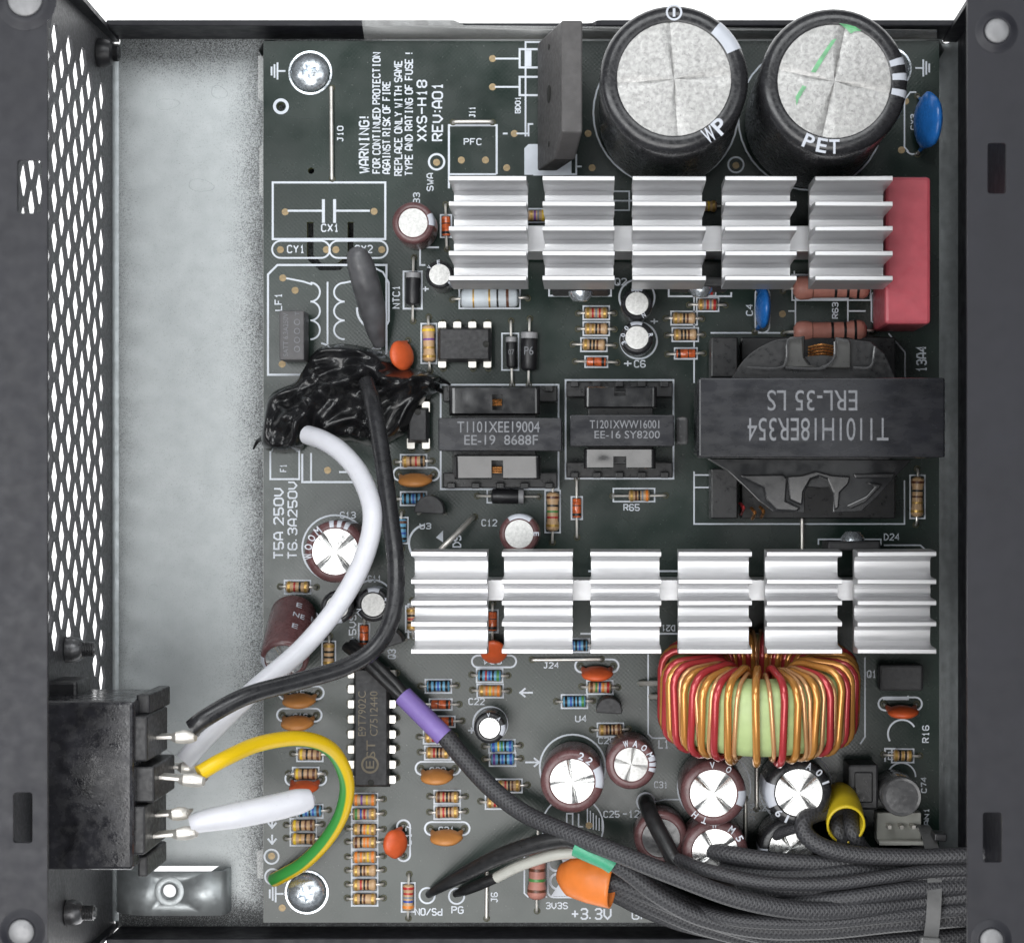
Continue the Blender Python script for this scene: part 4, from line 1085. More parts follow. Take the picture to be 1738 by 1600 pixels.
# lower cheek: varnished tapering frame; tilted plates added in the shape of grey highlights
ppoly('bobbin_cheek', [(1200, 778), (1236, 800), (1262, 824), (1288, 850), (1312, 868), (1366, 870), (1366, 835), (1376, 815), (1390, 810), (1404, 816), (1414, 838), (1414, 870), (1462, 868), (1490, 842), (1514, 815), (1548, 780)], 2.42, .2, K['varnish'])
ppoly('varnish_pool', [(1255, 806), (1330, 805), (1336, 812), (1334, 850), (1360, 862), (1352, 868), (1318, 866), (1300, 848), (1296, 828), (1262, 812)], 2.50, .05, K['varnish'], .04, .075)
ppoly('varnish_pool', [(1336, 808), (1362, 806), (1386, 799), (1412, 806), (1444, 808), (1440, 822), (1426, 836), (1424, 862), (1416, 866), (1414, 836), (1404, 813), (1390, 808), (1376, 813), (1364, 834), (1362, 858), (1340, 848)], 2.53, .05, K['varnish'], .04, .085)
ppoly('varnish_pool', [(1448, 804), (1520, 803), (1516, 811), (1452, 812)], 2.50, .05, K['varnish'], .02, .07)
ppoly('varnish_pool', [(1468, 818), (1498, 822), (1470, 852), (1444, 864), (1436, 858), (1470, 842), (1484, 826)], 2.47, .04, K['varnish'], .02, .06)
mb = MB(); mb.lathe([(0, .5), (1.05, .5), (1.05, 2.4), (0, 2.4)], 40, Matrix.Diagonal((1.25, 1, 1, 1))); q = W(1385, 718, 1.5); mb.build('winding', K['bobbin'], t, loc=(q.x-org.x, q.y-org.y, 0))
for k in range(6):
    a, b = W(1372, 590+k*5, 2.15-k*.03), W(1414, 588+k*5, 2.15-k*.03); m_ = (a+b)/2+Vector((0, .03, .08)); oo = Vector((org.x, org.y, 0))
    MB().tube(spline([a-oo, m_-oo, b-oo], 4), .022, 6).build('copper_wire', K['wire_cu'], t)
# raised ribs on the upper cheek
for pts in ([(1268, 624), (1330, 622), (1337, 578), (1360, 574)], [(1417, 580), (1416, 606), (1402, 622), (1385, 626), (1333, 624)], [(1440, 580), (1418, 574)], [(1448, 624), (1478, 622), (1485, 588)]):
    P = [W(x, y, 2.66)-Vector((org.x, org.y, 0)) for x, y in pts]; MB().tube(spline(P, 4), .022, 6).build('moulded_rib', K['smoke'], t)
slab('pin_rail', 1207, 572, 1252, 640, 1.1, .9, t, org, K['bobbin']); slab('pin_rail', 1207, 795, 1252, 880, 1.1, .9, t, org, K['bobbin'])
slab('pin_rail', 1258, 572, 1520, 640, .5, .45, t, org, K['bobbin']); slab('pin_rail', 1258, 790, 1520, 880, .5, .45, t, org, K['bobbin'])
for x0, y0, m_ in ((1256, 866, 'enamel_red'), (1275, 874, 'wire_cu'), (1290, 872, 'wire_cu')):
    P = [W(x0, y0-12, .8), W(x0+6, y0-4, .9), W(x0+2, y0+6, .5)]; MB().tube(spline([p-Vector((org.x, org.y, 0)) for p in P], 4), .03, 6).build('lead_out', K[m_], t)
mb = MB()
for s_, x0, y0, x1, y1 in (('ERL-35 LS', 1302, 662, 1455, 697), ('T1101H18ER354', 1269, 709, 1508, 748)):
    c = W((x0+x1)/2, (y0+y1)/2, zc); put_text(mb, s_, (c.x-org.x, c.y-org.y, zc+.004), U(x1-x0, zc), U(y1-y0, zc), math.pi, .0)
mb.build('printed_marking', K['grey_print'], t, smooth=False)

# ================================================================ toroid choke
tl = rad(15); C0 = Vector((4.07, -3.63, 1.70)); t = thing('toroid_choke', 'toroid choke wound with red and amber wire below the lower heatsink', 'choke', (C0.x, C0.y, 0))
e1 = Vector((1, 0, 0)); e2 = Vector((0, -math.sin(tl), math.cos(tl))); nn = Vector((0, math.cos(tl), math.sin(tl))); cz = Vector((0, 0, C0.z))
Ro, Ri, wd = 1.52, .76, 1.20
def tp(phi, rho, a): return cz+e1*(rho*math.cos(phi))+e2*(rho*math.sin(phi))+nn*a
mb = MB(); n = 64; e = .24
cs_ = [(Ri, -wd/2+e), (Ri, wd/2-e), (Ri+e*.29, wd/2-e*.29), (Ri+e, wd/2), (Ro-e, wd/2), (Ro-e*.29, wd/2-e*.29), (Ro, wd/2-e), (Ro, -wd/2+e), (Ro-e*.3, -wd/2+e*.3), (Ro-e, -wd/2), (Ri+e, -wd/2), (Ri+e*.3, -wd/2+e*.3)]
k = len(cs_); vv = [tp(2*math.pi*i/n, r_, a_) for i in range(n) for r_, a_ in cs_]
mb.add(vv, [(i*k+j, ((i+1) % n)*k+j, ((i+1) % n)*k+(j+1) % k, i*k+(j+1) % k) for i in range(n) for j in range(k)])
me = mb.mesh('core', True, 50); bm = bmesh.new(); bm.from_mesh(me); bmesh.ops.recalc_face_normals(bm, faces=bm.faces[:]); bm.to_mesh(me); bm.free(); link('core', me, K['core'], t)
turns = [(72, 'a'), (156, 'c'), (246, 'c'), (866, 'c'), (1010, 'c'), (1060, 'c'), (1150, 'a'), (84, 'r'), (104, 'a'), (132, 'r'), (178, 'a'), (220, 'r'), (272, 'a'), (312, 'c'), (342, 'r'), (410, 'a'), (450, 'c'), (562, 'a'), (652, 'c'), (712, 'r'), (788, 'a'), (835, 'c'), (893, 'a'), (940, 'c'), (978, 'r'), (1038, 'a'), (1078, 'r'), (1112, 'a'), (1138, 'r')]
ang = [(math.acos(max(-.995, min(.995, (x-612)/550))), c_) for x, c_ in turns]
for i in range(15):
    ang.append((math.pi+rad(3+i*6), 'rac'[i % 3])); ang.append((-rad(3+i*6), 'arc'[i % 3]))
for j, (phi, c_) in enumerate(ang):
    r_ = {'r': .063, 'a': .063, 'c': .038}[c_]; g = r_*.9+random.uniform(0, .012); sk = random.uniform(-.025, .045)
    ro, ri, hw = Ro+g, Ri-g-(.09 if j % 2 else 0), wd/2+g+(.04 if j % 2 else 0); q = .30; pts = []
    for cr, ca, a0 in ((ro-q, hw-q, 0), (ri+q*.8, hw-q, 90), (ri+q*.8, -hw+q, 180), (ro-q, -hw+q, 270)):
        for s_ in range(5):
            a = rad(a0+90*s_/4); rho = cr+q*math.cos(a); ax = ca+q*math.sin(a)
            pts.append(tp(phi+sk*ax/hw, rho, ax))
    MB().tube(pts, r_, 8, closed=True).build('winding_turn', {'r': K['enamel_red'], 'a': K['enamel_amber'], 'c': K['enamel_copper']}[c_], t, ang=80)
for x0, y0, x1, y1 in ((1088, 1159, 1125, 1160), (1106, 1182, 1125, 1183)):
    a, b = W(x0, y0, .1), W(x1+25, y1, .8); oo = Vector((C0.x, C0.y, 0))
    MB().tube(spline([a-oo-Vector((0, 0, .15)), a-oo, (a+b)/2-oo+Vector((0, 0, -.05)), b-oo], 5), .045, 8).build('lead', K['tin'], t); drill(x0, y0)
# one chipped red turn

# ================================================================ electrolytic capacitors
SB, SBR = K['sleeve_brown'], K['sleeve_black']
elcap('maroon capacitor below the marking C13 partly under the white wire', 569, 936, 1.5, 53, .74, SB, K['foil_bright'], [(98, 9), (82, 9), (66, 9)], rad(40), rim=ring_text('WOOM', 160, 20, .13), name='electrolytic_capacitor')
elcap('small black capacitor below the marking C11 beside the black wire', 633, 1026, 1.0, 29, .68, SBR, K['foil_matte'], [(88, 44)], False, rim=ring_text('4N', 10, 26, .08)+ring_text('V', -160, 20, .08))
elcap('small black capacitor half hidden behind the white wire near marking C11', 572, 1030, 1.1, 28, .68, SBR, K['foil_matte'], [(-90, 40)], False)
elcap('small maroon capacitor at the left end of the upper heatsink', 701, 378, 1.1, 36, .68, SB, K['foil_matte'], [(10, 36)], False)
elcap('smallest black capacitor at the lower left corner of the upper heatsink', 746, 466, 1.0, 24, .74, SBR, K['foil_matte'], [(-30, 30)], False, rim=ring_text('VE', 120, 50, .07))
elcap('small black capacitor below the marking C5', 1081, 515, 1.0, 27, .72, SBR, K['foil_matte'], [(90, 46)], False, rim=ring_text('AN', 15, 150, .08))
elcap('small black capacitor above the marking C6', 1081, 573, 1.0, 28, .70, SBR, K['foil_matte'], [(92, 46)], False, rim=ring_text('300', 170, 32, .08)+ring_text('R', 10, 30, .08))
elcap('small maroon capacitor beside the marking C12 above the lower heatsink', 881, 906, 1.2, 34, .71, SB, K['foil_matte'], [(88, 75)], False, rim=ring_text('E', 0, 30, .09))
elcap('small black capacitor with a bright top below the marking C22', 831, 1235, 1.0, 27, .64, SBR, K['foil_bright'], [(-10, 44)], False, rim=ring_text('VA', 70, 50, .07))
elcap('large maroon capacitor with white stripe left of the marking C26', 971, 1326, 1.6, 54, .70, SB, K['foil_bright'], [(8, 42)], rad(10), rim=ring_text('22', 60, 20, .12))
elcap('medium maroon capacitor below the marking C26', 1071, 1297, 1.5, 43, .67, SB, K['foil_matte'], [(14, 10), (0, 10), (-14, 10)], rad(-14), rim=ring_text('WAOM', 65, 26, .11))
elcap('maroon capacitor under the left part of the toroid', 1211, 1346, 1.7, 56, .71, SB, K['foil_bright'], [(-10, 30)], rad(45), rim=ring_text('VO', 75, 35, .11)+ring_text('TH', -120, 22, .11))
elcap('black capacitor under the right part of the toroid', 1356, 1345, 1.7, 57, .70, SBR, K['foil_bright'], [(185, 46)], rad(45), rim=ring_text('A01', 45, 24, .12)+ring_text('19', -125, 20, .13))
elcap('maroon capacitor half buried under the cable bundle', 1214, 1446, 1.4, 56, .70, SB, K['foil_bright'], [(-20, 30)], rad(30), rim=ring_text('W', 92, 20, .13)+ring_text('M5', 42, 24, .12))
elcap('black capacitor half buried under the cable bundle', 1342, 1440, 1.2, 52, .70, SBR, K['foil_bright'], [(200, 40)], rad(30))
elcap('maroon capacitor leaning behind the cable fan-out near marking -12V', 1122, 1422, 1.0, 46, .70, SB, K['smoke'], None, False)
elcap('grey translucent topped capacitor above the white fan connector', 1531, 1352, 1.3, 34, .88, K['smoke'], K['smoke'], None, False)
t = elcap('maroon capacitor tipped over towards the mains inlet under the white wire', 0, 0, 1.35, 41, .78, SB, K['foil_bright'], [(190, 40)], rad(20), loc=tuple(W(500, 1040, .3)), rot=(rad(34), 0, rad(-2)),
          rim=())
t.location.z = .36
mb = MB()
for k, s_ in enumerate(('E', 'E', 'E', 'WE')):
    mb2 = None
R_ = U(41, 1.35)
for k, (s_, a, zz) in enumerate((('E', 70, .28), ('NE', 66, .55), ('E', 70, .85), ('E', 25, .4), ('E', 25, .9))):
    c_, q_ = math.cos(rad(a)), math.sin(rad(a)); M_ = Matrix(((-q_, 0, c_, c_*(R_+.006)), (c_, 0, q_, q_*(R_+.006)), (0, 1, 0, zz), (0, 0, 0, 1)))
    put_text(mb, s_, (0, 0, 0), .10*len(s_), .12, math.pi, .01, M_)
mb.build('printed_text', K['sleeve_print'], t, smooth=False)

# ================================================================ resistors
tw_ = dict(L=.38, r=.095, span=.62)
axial('power_resistor', 'resistor', 'large pale grey resistor with gold bands below the upper heatsink', 831, 506, 0, K['grey_res'], [(-.55, 'a', .03), (0, 'a', .035), (.28, 'k', .035), (.62, 'n', .05)], L=.98, r=.16, span=1.28, straight=True)
axial('power_resistor', 'resistor', 'upper of two large salmon resistors beside the red film capacitor', 1411, 488, 0, K['pink_res'], [(-.5, 'n', .02), (.10, 'k', .045), (.42, 'k', .045), (.68, 'k', .045)], L=1.28, r=.20, span=1.55, z=.5)
axial('power_resistor', 'resistor', 'lower of two large salmon resistors behind the large transformer', 1409, 562, 0, K['pink_res'], [(-.5, 'n', .02), (.05, 'k', .045), (.40, 'k', .045), (.68, 'k', .045)], L=1.22, r=.18, span=1.5, z=.4, box=False)
axial('power_resistor', 'resistor', 'tall salmon resistor with a green band left of the orange sleeve', 912, 1475, 90, K['pink_res'], [(0.0, 'n', .05), (-.34, 'g', .05), (-.70, 'n', .05)], L=1.0, r=.165, span=1.5, z=.3, box=False)
resistor(1012, 531, 'arera', 'tan resistor with two red bands left of marking C5, top of three')
resistor(1012, 558, 'aakn ', 'tan resistor with one black band left of the C5 and C6 capacitors, middle of three')
resistor(1008, 585, 'akkn ', 'tan resistor with two black bands left of marking C6, lowest of three', span=.72)
glass_diode(1012, 614, 'orange glass diode left of the marking C6', flip=-1, span=.72)
resistor(1201, 517, 'aerer', 'tan and red resistor left of the small blue C4 disc', L=.32)
resistor(1161, 540, 'aakn ', 'tan resistor right of the C5 capacitor, upper of two')
resistor(1163, 568, 'akkn ', 'tan resistor right of the C6 capacitor, lower of two')
glass_diode(1164, 600, 'orange glass diode right of the C6 capacitor', flip=1)
resistor(1196, 491, 'arnr', 'shaded resistor tucked under the lower edge of the upper heatsink', L=.32)
resistor(728, 583, 'avaay'[::-1][:0]+'aavy', 'tan resistor with yellow and violet bands left of the eight-pin chip', 90, L=.62, r=.115, span=.92)
resistor(702, 783, 'anrk', 'tan resistor below the black glue blob beside the black wire')
resistor(702, 846, 'kkbkn', 'blue resistor above the U3 transistor', blue=True)
resistor(681, 900, 'kbkn', 'blue resistor half hidden behind the black wire below U3', 90, blue=True)
resistor(505, 996, 'arka', 'tan resistor below the C13 capacitor near the board edge')
resistor(558, 1110, 'akka', 'tan upright resistor between the tipped maroon capacitor and the orange diode', 90)
glass_diode(618, 1077, 'orange glass diode beside the marking +5VS', 90)
resistor(526, 1280, 'yknn', 'tan resistor with a yellow band just under the yellow and green wire')
resistor(519, 1313, 'yknn', 'tan resistor with a yellow band above the white sleeve')
resistor(526, 1376, 'kbkbn', 'blue resistor at the tip of the white sleeve', blue=True)
resistor(515, 1400, 'yknn', 'tan resistor with a yellow band below the white sleeve, upper of two')
resistor(515, 1423, 'yakn', 'tan resistor with a yellow band below the white sleeve, lower of two')
col8 = ('ovyo', 'gbrea', 'akoya', 'nkooa', 'ooayo', 'akna ', 'arkn ', 'akn a')
wh = ('topmost', 'second from top, green and blue banded,', 'third from the top', 'fourth from the top', 'fifth from top, orange banded,', 'sixth from the top', 'seventh from the top', 'lowest')
for y, cde, s_ in zip((1357, 1381, 1407, 1429, 1454, 1477, 1501, 1525), col8, wh):
    resistor(619, y, cde, 'tan resistor, '+s_+' in the column below the long chip', group='column of eight resistors')
resistor(693, 1522, 'oberr', 'tan upright resistor with red and blue bands left of marking PS/ON', 90, L=.44, span=.75)
resistor(744, 1164, 'kkbkk', 'blue resistor above the violet sleeve', blue=True)
glass_diode(748, 1195, 'orange glass diode at the upper end of the violet sleeve', flip=-1)
glass_diode(753, 1224, 'orange glass diode half hidden by the violet sleeve', flip=-1)
resistor(741, 1250, 'arorn', 'tan resistor crossed by the violet sleeve')
resistor(743, 1277, 'arkna', 'tan resistor at the lower end of the violet sleeve')
resistor(759, 1352, 'nrkna', 'tan resistor above the marking C21, upper of two')
resistor(759, 1378, 'nrkna', 'tan resistor above the marking C21, lower of two')
resistor(864, 1333, 'arkna', 'tan resistor just right of the thick braided cable')
resistor(846, 1361, 'arkna', 'tan resistor almost covered by the thick braided cable')
resistor(831, 1146, 'krbkg', 'blue resistor below the marking C24', blue=True)
resistor(832, 1172, 'aoyoo', 'orange toned resistor above the marking C22')
resistor(852, 1266, 'bygkb', 'blue resistor with a green band right of the C22 capacitor', blue=True)
resistor(853, 1288, 'vkbkb', 'blue resistor with a violet band next to the printed right arrow', blue=True)
resistor(1018, 1166, 'ngbor', 'resistor with green, violet and red bands under the red disc above U4')
resistor(975, 1190, 'kbkkg', 'blue resistor left of the U4 transistor', blue=True)
resistor(1036, 1238, 'anknn', 'shaded tan resistor between U4 and the marking C26')
resistor(1085, 841, 'ankeo', 'tan resistor beside the marking R65', L=.36, span=.9, box=False)
resistor(938, 868, 'aargkn'[1:6], 'tan upright resistor with red and green bands above the lower heatsink', 90, L=.66, r=.112, span=1.05)
glass_diode(979, 862, 'red glass diode right of the tall banded resistor above the lower heatsink', 90, span=1.0)
resistor(1557, 843, 'aankn', 'dim tan upright resistor right of the large transformer', 90, L=.68, r=.11, span=.95)
resistor(1532, 1282, 'akaka', 'dim tan resistor above the grey capped can at the right edge', L=.32)
glass_diode(757, 384, 'orange glass diode at the left end of the upper heatsink', 90, span=.75)
resistor(908, 366, 'yavey', 'yellow banded resistor glimpsed in the first gap of the upper heatsink')
resistor(1197, 350, 'ayaya', 'tan resistor glimpsed in the third gap of the upper heatsink', box=False)
resistor(700, 1050, 'akrka', 'tan upright resistor at the left end of the lower heatsink', 90)
glass_diode(836, 1054, 'dark red diode glimpsed in the first gap of the lower heatsink', 90)
resistor(978, 1095, 'kbkbk', 'blue resistor glimpsed under the second block of the lower heatsink', blue=True)
# black rectifier diodes
def rect_diode(label, px, py, ang, L, r, span, text=None, flip=1, z=None):
    t = axial('rectifier_diode', 'diode', label, px, py, ang, K['plastic_black'], [(.80*flip, K['tie_band'], L*.16)], L=L, r=r, span=span, straight=True, box=False, z=z)
    if text:
        mb = MB(); put_text(mb, text, (.0, 0, (z or r+.015)+r+.004), r*1.1, r*1.0, -math.pi/2, .01); mb.build('printed_text', K['grey_print'], t, smooth=False)
K['tie_band'] = mat('grey_diode_band', (.30, .30, .31), .4)
rect_diode('slim black diode printed 07 right of the eight-pin chip', 868, 598, 90, .54, .092, 1.08, '07')
rect_diode('thick black diode printed P6 right of the slim one', 898, 596, 90, .66, .142, 1.12, 'P6')
rect_diode('black diode with a pale end beside the marking NTC1', 701, 490, 90, .56, .125, 1.08)
rect_diode('black diode lying below the EE-19 transformer', 862, 842, 0, .56, .125, 1.05)
srect(852, 566, 880, 628, 2.5); spath([(832, 831), (827, 831), (827, 853), (835, 853)], 2.5)

# ================================================================ ceramic discs
TD, OD = K['tan_disc'], K['orange_disc']
disc_cap('tan disc capacitor below the black glue blob', 704, 815, 58, TD)
disc_cap('tan disc capacitor below the marking C15 under the black wire', 507, 1189, 57, TD)
disc_cap('tan disc capacitor below the marking C16', 504, 1227, 56, TD)
disc_cap('red disc capacitor tucked behind the tip of the white sleeve', 515, 1336, 50, OD, lean=.2)
disc_cap('tan disc capacitor left of the thick braided cable below the violet sleeve', 741, 1318, 56, TD)
disc_cap('tan disc capacitor below the marking C21', 757, 1421, 56, TD)
disc_cap('orange-red round disc capacitor beside the vertical marking C17', 671, 1431, 50, OD, -90, .75, .36, .26, True, .5)
disc_cap('orange disc capacitor between the first two blocks of the lower heatsink', 838, 1106, 46, OD, lean=.6, fall=1, zc=.5, hh=.7, pill=False)
spill(801, 1112, 876, 1132, 3)
disc_cap('red disc capacitor above the U4 transistor', 1013, 1143, 54, OD)
disc_cap('dim red disc capacitor at the right edge below the transistor', 1532, 1208, 54, OD, lean=.2)
disc_cap('orange disc capacitor half sunk in the black glue', 682, 603, 52, OD, -82, .55, .45, .24, False, .6)

# ================================================================ transistors and chips
to92('black half-round transistor above the marking U3', 728, 866, 25, .75)
to92('black half-round transistor beside the marking U4', 1034, 1206, 22, .75)
to92('black half-round transistor under the loop of the black wire', 660, 1092, 24, .7, 20)
t = dip('eight_pin_chip', 'black eight-pin chip with one pin missing above the EE-19 transformer', 742, 554, 834, 614, .42, 4, False, (1, 0), skip=((1, 0),))
t = dip('sixteen_pin_chip', 'long black sixteen-pin chip with gold EST lettering', 598, 1132, 661, 1337, .44, 8, True, (0, -1))
mb = MB()
cch = W(629.5, 1234.5, .44)
for s_, x0, y0, x1, y1 in (('E9T7902C', 608, 1173, 621, 1248), ('C7512440', 628, 1173, 641, 1248), ('ST', 622, 1256, 637, 1286)):
    c = W((x0+x1)/2, (y0+y1)/2, .44); put_text(mb, s_, (c.x-cch.x, c.y-cch.y, .447), (y1-y0)*S, (x1-x0)*S, math.pi/2, .0)
c = W(628, 1297, .44); mb.lathe([(.15, 0), (.15, .003), (.115, .003), (.115, 0)], 28, Mx((c.x-cch.x, c.y-cch.y, .446)))
put_text(mb, 'E', (c.x-cch.x, c.y-cch.y, .448), .13, .14, math.pi/2, .01)
mb.build('printed_marking', K['gold_print'], t, smooth=False)
t = dip('optocoupler', 'small black optocoupler sticking out from under the glue', 690, 690, 728, 752, .42, 2, False, (0, 1), skip=())
# power transistors standing under the heatsinks
def power_transistor(label, px, py, wpx, dpx, z0, z1, scr=None, face=None):
    c = W(px, py, z1); t = thing('power_transistor', label, 'transistor', (c.x, c.y, 0)); w_, d_ = U(wpx, z1), U(dpx, z1)
    MB().box((0, 0, (z0+z1)/2), (w_, d_, z1-z0)).build('body', K['ic'], t, smooth=False, bevel=.04)
    for k in (-1, 0, 1): MB().box((k*.254, 0, z0/2), (.09, .05, z0+.1)).build('lead', K['tin'], t, smooth=False)
    if scr:
        MB().lathe([(0, .16), (.12, .15), (.19, .06), (.2, 0)], 20, Mx(rx=math.pi/2*scr)).build('screw_head', K['chrome'], t, loc=(0, d_/2*-scr if False else (-d_/2 if scr > 0 else d_/2), z1-.25))
    return t
power_transistor('black power transistor below the second block of the upper heatsink', 985, 484, 100, 18, .35, 1.5, 1)
power_transistor('black power transistor below the fourth block of the upper heatsink', 1190, 478, 100, 16, .35, 1.5, 1)
power_transistor('black rectifier behind the last block of the lower heatsink near D24', 1450, 926, 90, 16, .35, 1.4, -1)
power_transistor('black power transistor lying at the right edge below the lower heatsink', 1530, 1150, 74, 44, .12, .5)
mb = MB(); mb.box((0, 0, .42), (.5, .75, .84)); c = W(1465, 1335, .8); o = mb.build('relay_block', K['plastic_black'], smooth=False, bevel=.04, loc=(c.x, c.y, 0)); tag(o, 'dark plastic block right of the yellow sleeve in shadow', 'component')
MB().box((0, 0, .87), (.3, .5, .05)).build('cap', K['bobbin'], o, smooth=False, bevel=.02)

# mains fuse
z = .75; c = W(495, 569, z); t = thing('box_fuse', 'small grey rectangular fuse printed 6.3A250V at the left board edge', 'fuse', (c.x, c.y, 0))
MB().box((0, 0, .42), (U(42, z), U(84, z), .66)).build('case', K['fuse_grey'], t, smooth=False, bevel=.02)
mb = MB(); put_text(mb, 'SATT 6.3A250V', (-.10, .01, z+.004), .72, .085, -math.pi/2+math.pi, .004)
put_text(mb, 'T', (.09, .36, z+.004), .07, .07, math.pi/2, .004)
for k in range(4): mb.lathe([(.052, 0), (.052, .002), (.038, .002), (.038, 0)], 18, Mx((.09, .22-.15*k, z+.003)))
mb.build('printed_marking', K['grey_print'], t, smooth=False)
for s in (-1, 1): MB().tube([(0, s*.3, .12), (0, s*.3, -.04)], .025, 6).build('lead', K['tin'], t)

# fan connector
z = .7; c = W(1530, 1408, z); t = thing('fan_connector', 'ivory fan connector beside the vertical marking FAN1', 'connector', (c.x, c.y, 0))
MB().box((0, 0, .2), (U(76, z), .5, .38)).build('base', K['ivory'], t, smooth=False, bevel=.02)
MB().box((0, -.22, .5), (U(76, z), .07, .45)).build('back_wall', K['ivory'], t, smooth=False, bevel=.015)
for k in (-1, 0, 1): MB().box((k*.2, .05, .5), (.06, .06, .5)).build('pin', K['tin'], t, smooth=False)

# ================================================================ mains inlet
ZI = 5.2; c = W(155, 1334, ZI); t = thing('mains_inlet', 'black plastic mains inlet on the left wall with four metal tabs', 'connector', (XL+.05, c.y, 0))
xr = W(226, 0, ZI).x; xl = XL+.05; yt, yb = W(0, 1190, ZI).y, W(0, 1476, ZI).y
K['inlet'] = mat('scuffed_black_plastic', (.022, .022, .026), .24, 0, .5, 2.6, .12, 20, .18, distort=.8)
MB().box(((xr-xl)/2, (yt+yb)/2-c.y, (ZI+2.9)/2), (xr-xl, yt-yb, ZI-2.9)).build('housing', K['inlet'], t, smooth=False, bevel=.05)
for (x0, x1, y0, y1, zt_, zb_) in ((226, 254, 1178, 1212, 4.7, 3.0), (226, 250, 1215, 1292, 5.05, 3.4), (226, 262, 1300, 1362, 4.9, 3.2), (226, 246, 1368, 1450, 5.05, 3.3), (226, 250, 1452, 1488, 4.6, 3.0)):
    a, b = W(x0, y0, zt_), W(x1, y1, zt_)
    MB().box(((xr-.05+b.x)/2-xl, (a.y+b.y)/2-c.y, (zt_+zb_)/2), (b.x-xr+.05, abs(a.y-b.y), zt_-zb_)).build('rear_block', K['plastic_black'], t, smooth=False, bevel=.03)
MB().box((.12, (W(0, 1168, 3.5).y)-c.y, 3.5), (.55, .30, 1.0)).build('snap_clip', K['plastic_black'], t, smooth=False, bevel=.05)
for (x0, y0, x1, y1, z, rz) in ((248, 1252, 332, 1250, 4.3, 0), (258, 1318, 346, 1326, 4.5, 0), (250, 1384, 320, 1380, 4.2, 0), (250, 1420, 334, 1412, 4.4, 0), (272, 1300, 332, 1304, 3.3, 0)):
    a, b = W(x0, y0, z), W(x1, y1, z); m_ = (a+b)/2; d = b-a
    MB().box((0, 0, 0), (d.length, .055, .46)).build('terminal_tab', K['tin'], t, smooth=False, bevel=.015, loc=(m_.x-xl, m_.y-c.y, z-.2), rot=(0, 0, math.atan2(d.y, d.x)))
    mb = MB(); vv = []; P = [a+(b-a)*q for q in (.45, .6, .75, .9, 1.0)]
    mb.tube([Vector((p.x-xl, p.y-c.y, z-.02+.03*math.sin(i*2))) for i, p in enumerate(P)], [.03, .09, .11, .10, .07], 10, flat=.7); mb.build('solder', K['tin'], t)

# ================================================================ mains wiring
wire('white_mains_wire', 'thick white wire curving from the mains inlet up into the black glue', 'wire',
     [(312, 1292, 3.3), (352, 1248, 3.2), (430, 1172, 2.9), (515, 1098, 2.6), (580, 1018, 2.5), (620, 940, 2.4), (632, 870, 2.3), (612, 808, 1.9), (580, 768, 1.55), (548, 747, 1.25), (522, 738, .95)], .160, K['white_ins'], 18)
wire('black_mains_wire', 'thick black wire curving from the mains inlet up into the black glue', 'wire',
     [(326, 1236, 4.25), (352, 1216, 4.25), (420, 1180, 4.0), (510, 1155, 3.5), (590, 1130, 3.1), (640, 1095, 2.9), (667, 1040, 2.8), (672, 960, 2.6), (660, 860, 2.2), (648, 770, 1.8), (634, 690, 1.4), (622, 650, .95)], .140, K['black_ins'], 18)
wire('earth_wire', 'yellow and green earth wire looping from the inlet to the lower left of the board', 'wire',
     [(338, 1312, 4.4), (380, 1288, 4.2), (440, 1262, 3.6), (510, 1253, 2.9), (562, 1272, 2.3), (588, 1322, 1.8), (582, 1375, 1.4), (556, 1422, 1.0), (518, 1462, .6), (482, 1484, .3), (466, 1492, .05)], .122, K['earth'], 18)
wire('white_sleeve', 'short white insulating sleeve on the lowest tab of the mains inlet', 'sleeve',
     [(326, 1399, 4.3), (345, 1393, 4.3), (400, 1383, 4.2), (460, 1371, 4.0), (505, 1360, 3.8), (527, 1355, 3.7), (534, 1353, 3.68)], .205, K['white_ins'], 18, taper=[.72, .82, .98, 1.0, .98, .75, .15])
# grey heat-shrink sleeve standing out of the board
wire('grey_sleeve', 'dusty grey heat-shrink sleeve rising from the glue over the coil symbol', 'sleeve',
     [(644, 585, .3), (638, 560, .5), (632, 525, .75), (622, 485, 1.0), (612, 450, 1.15), (605, 428, 1.2), (603, 420, 1.2)], .235, K['shrink_grey'], 18, taper=[.45, .7, .95, 1.0, .95, .7, .25])

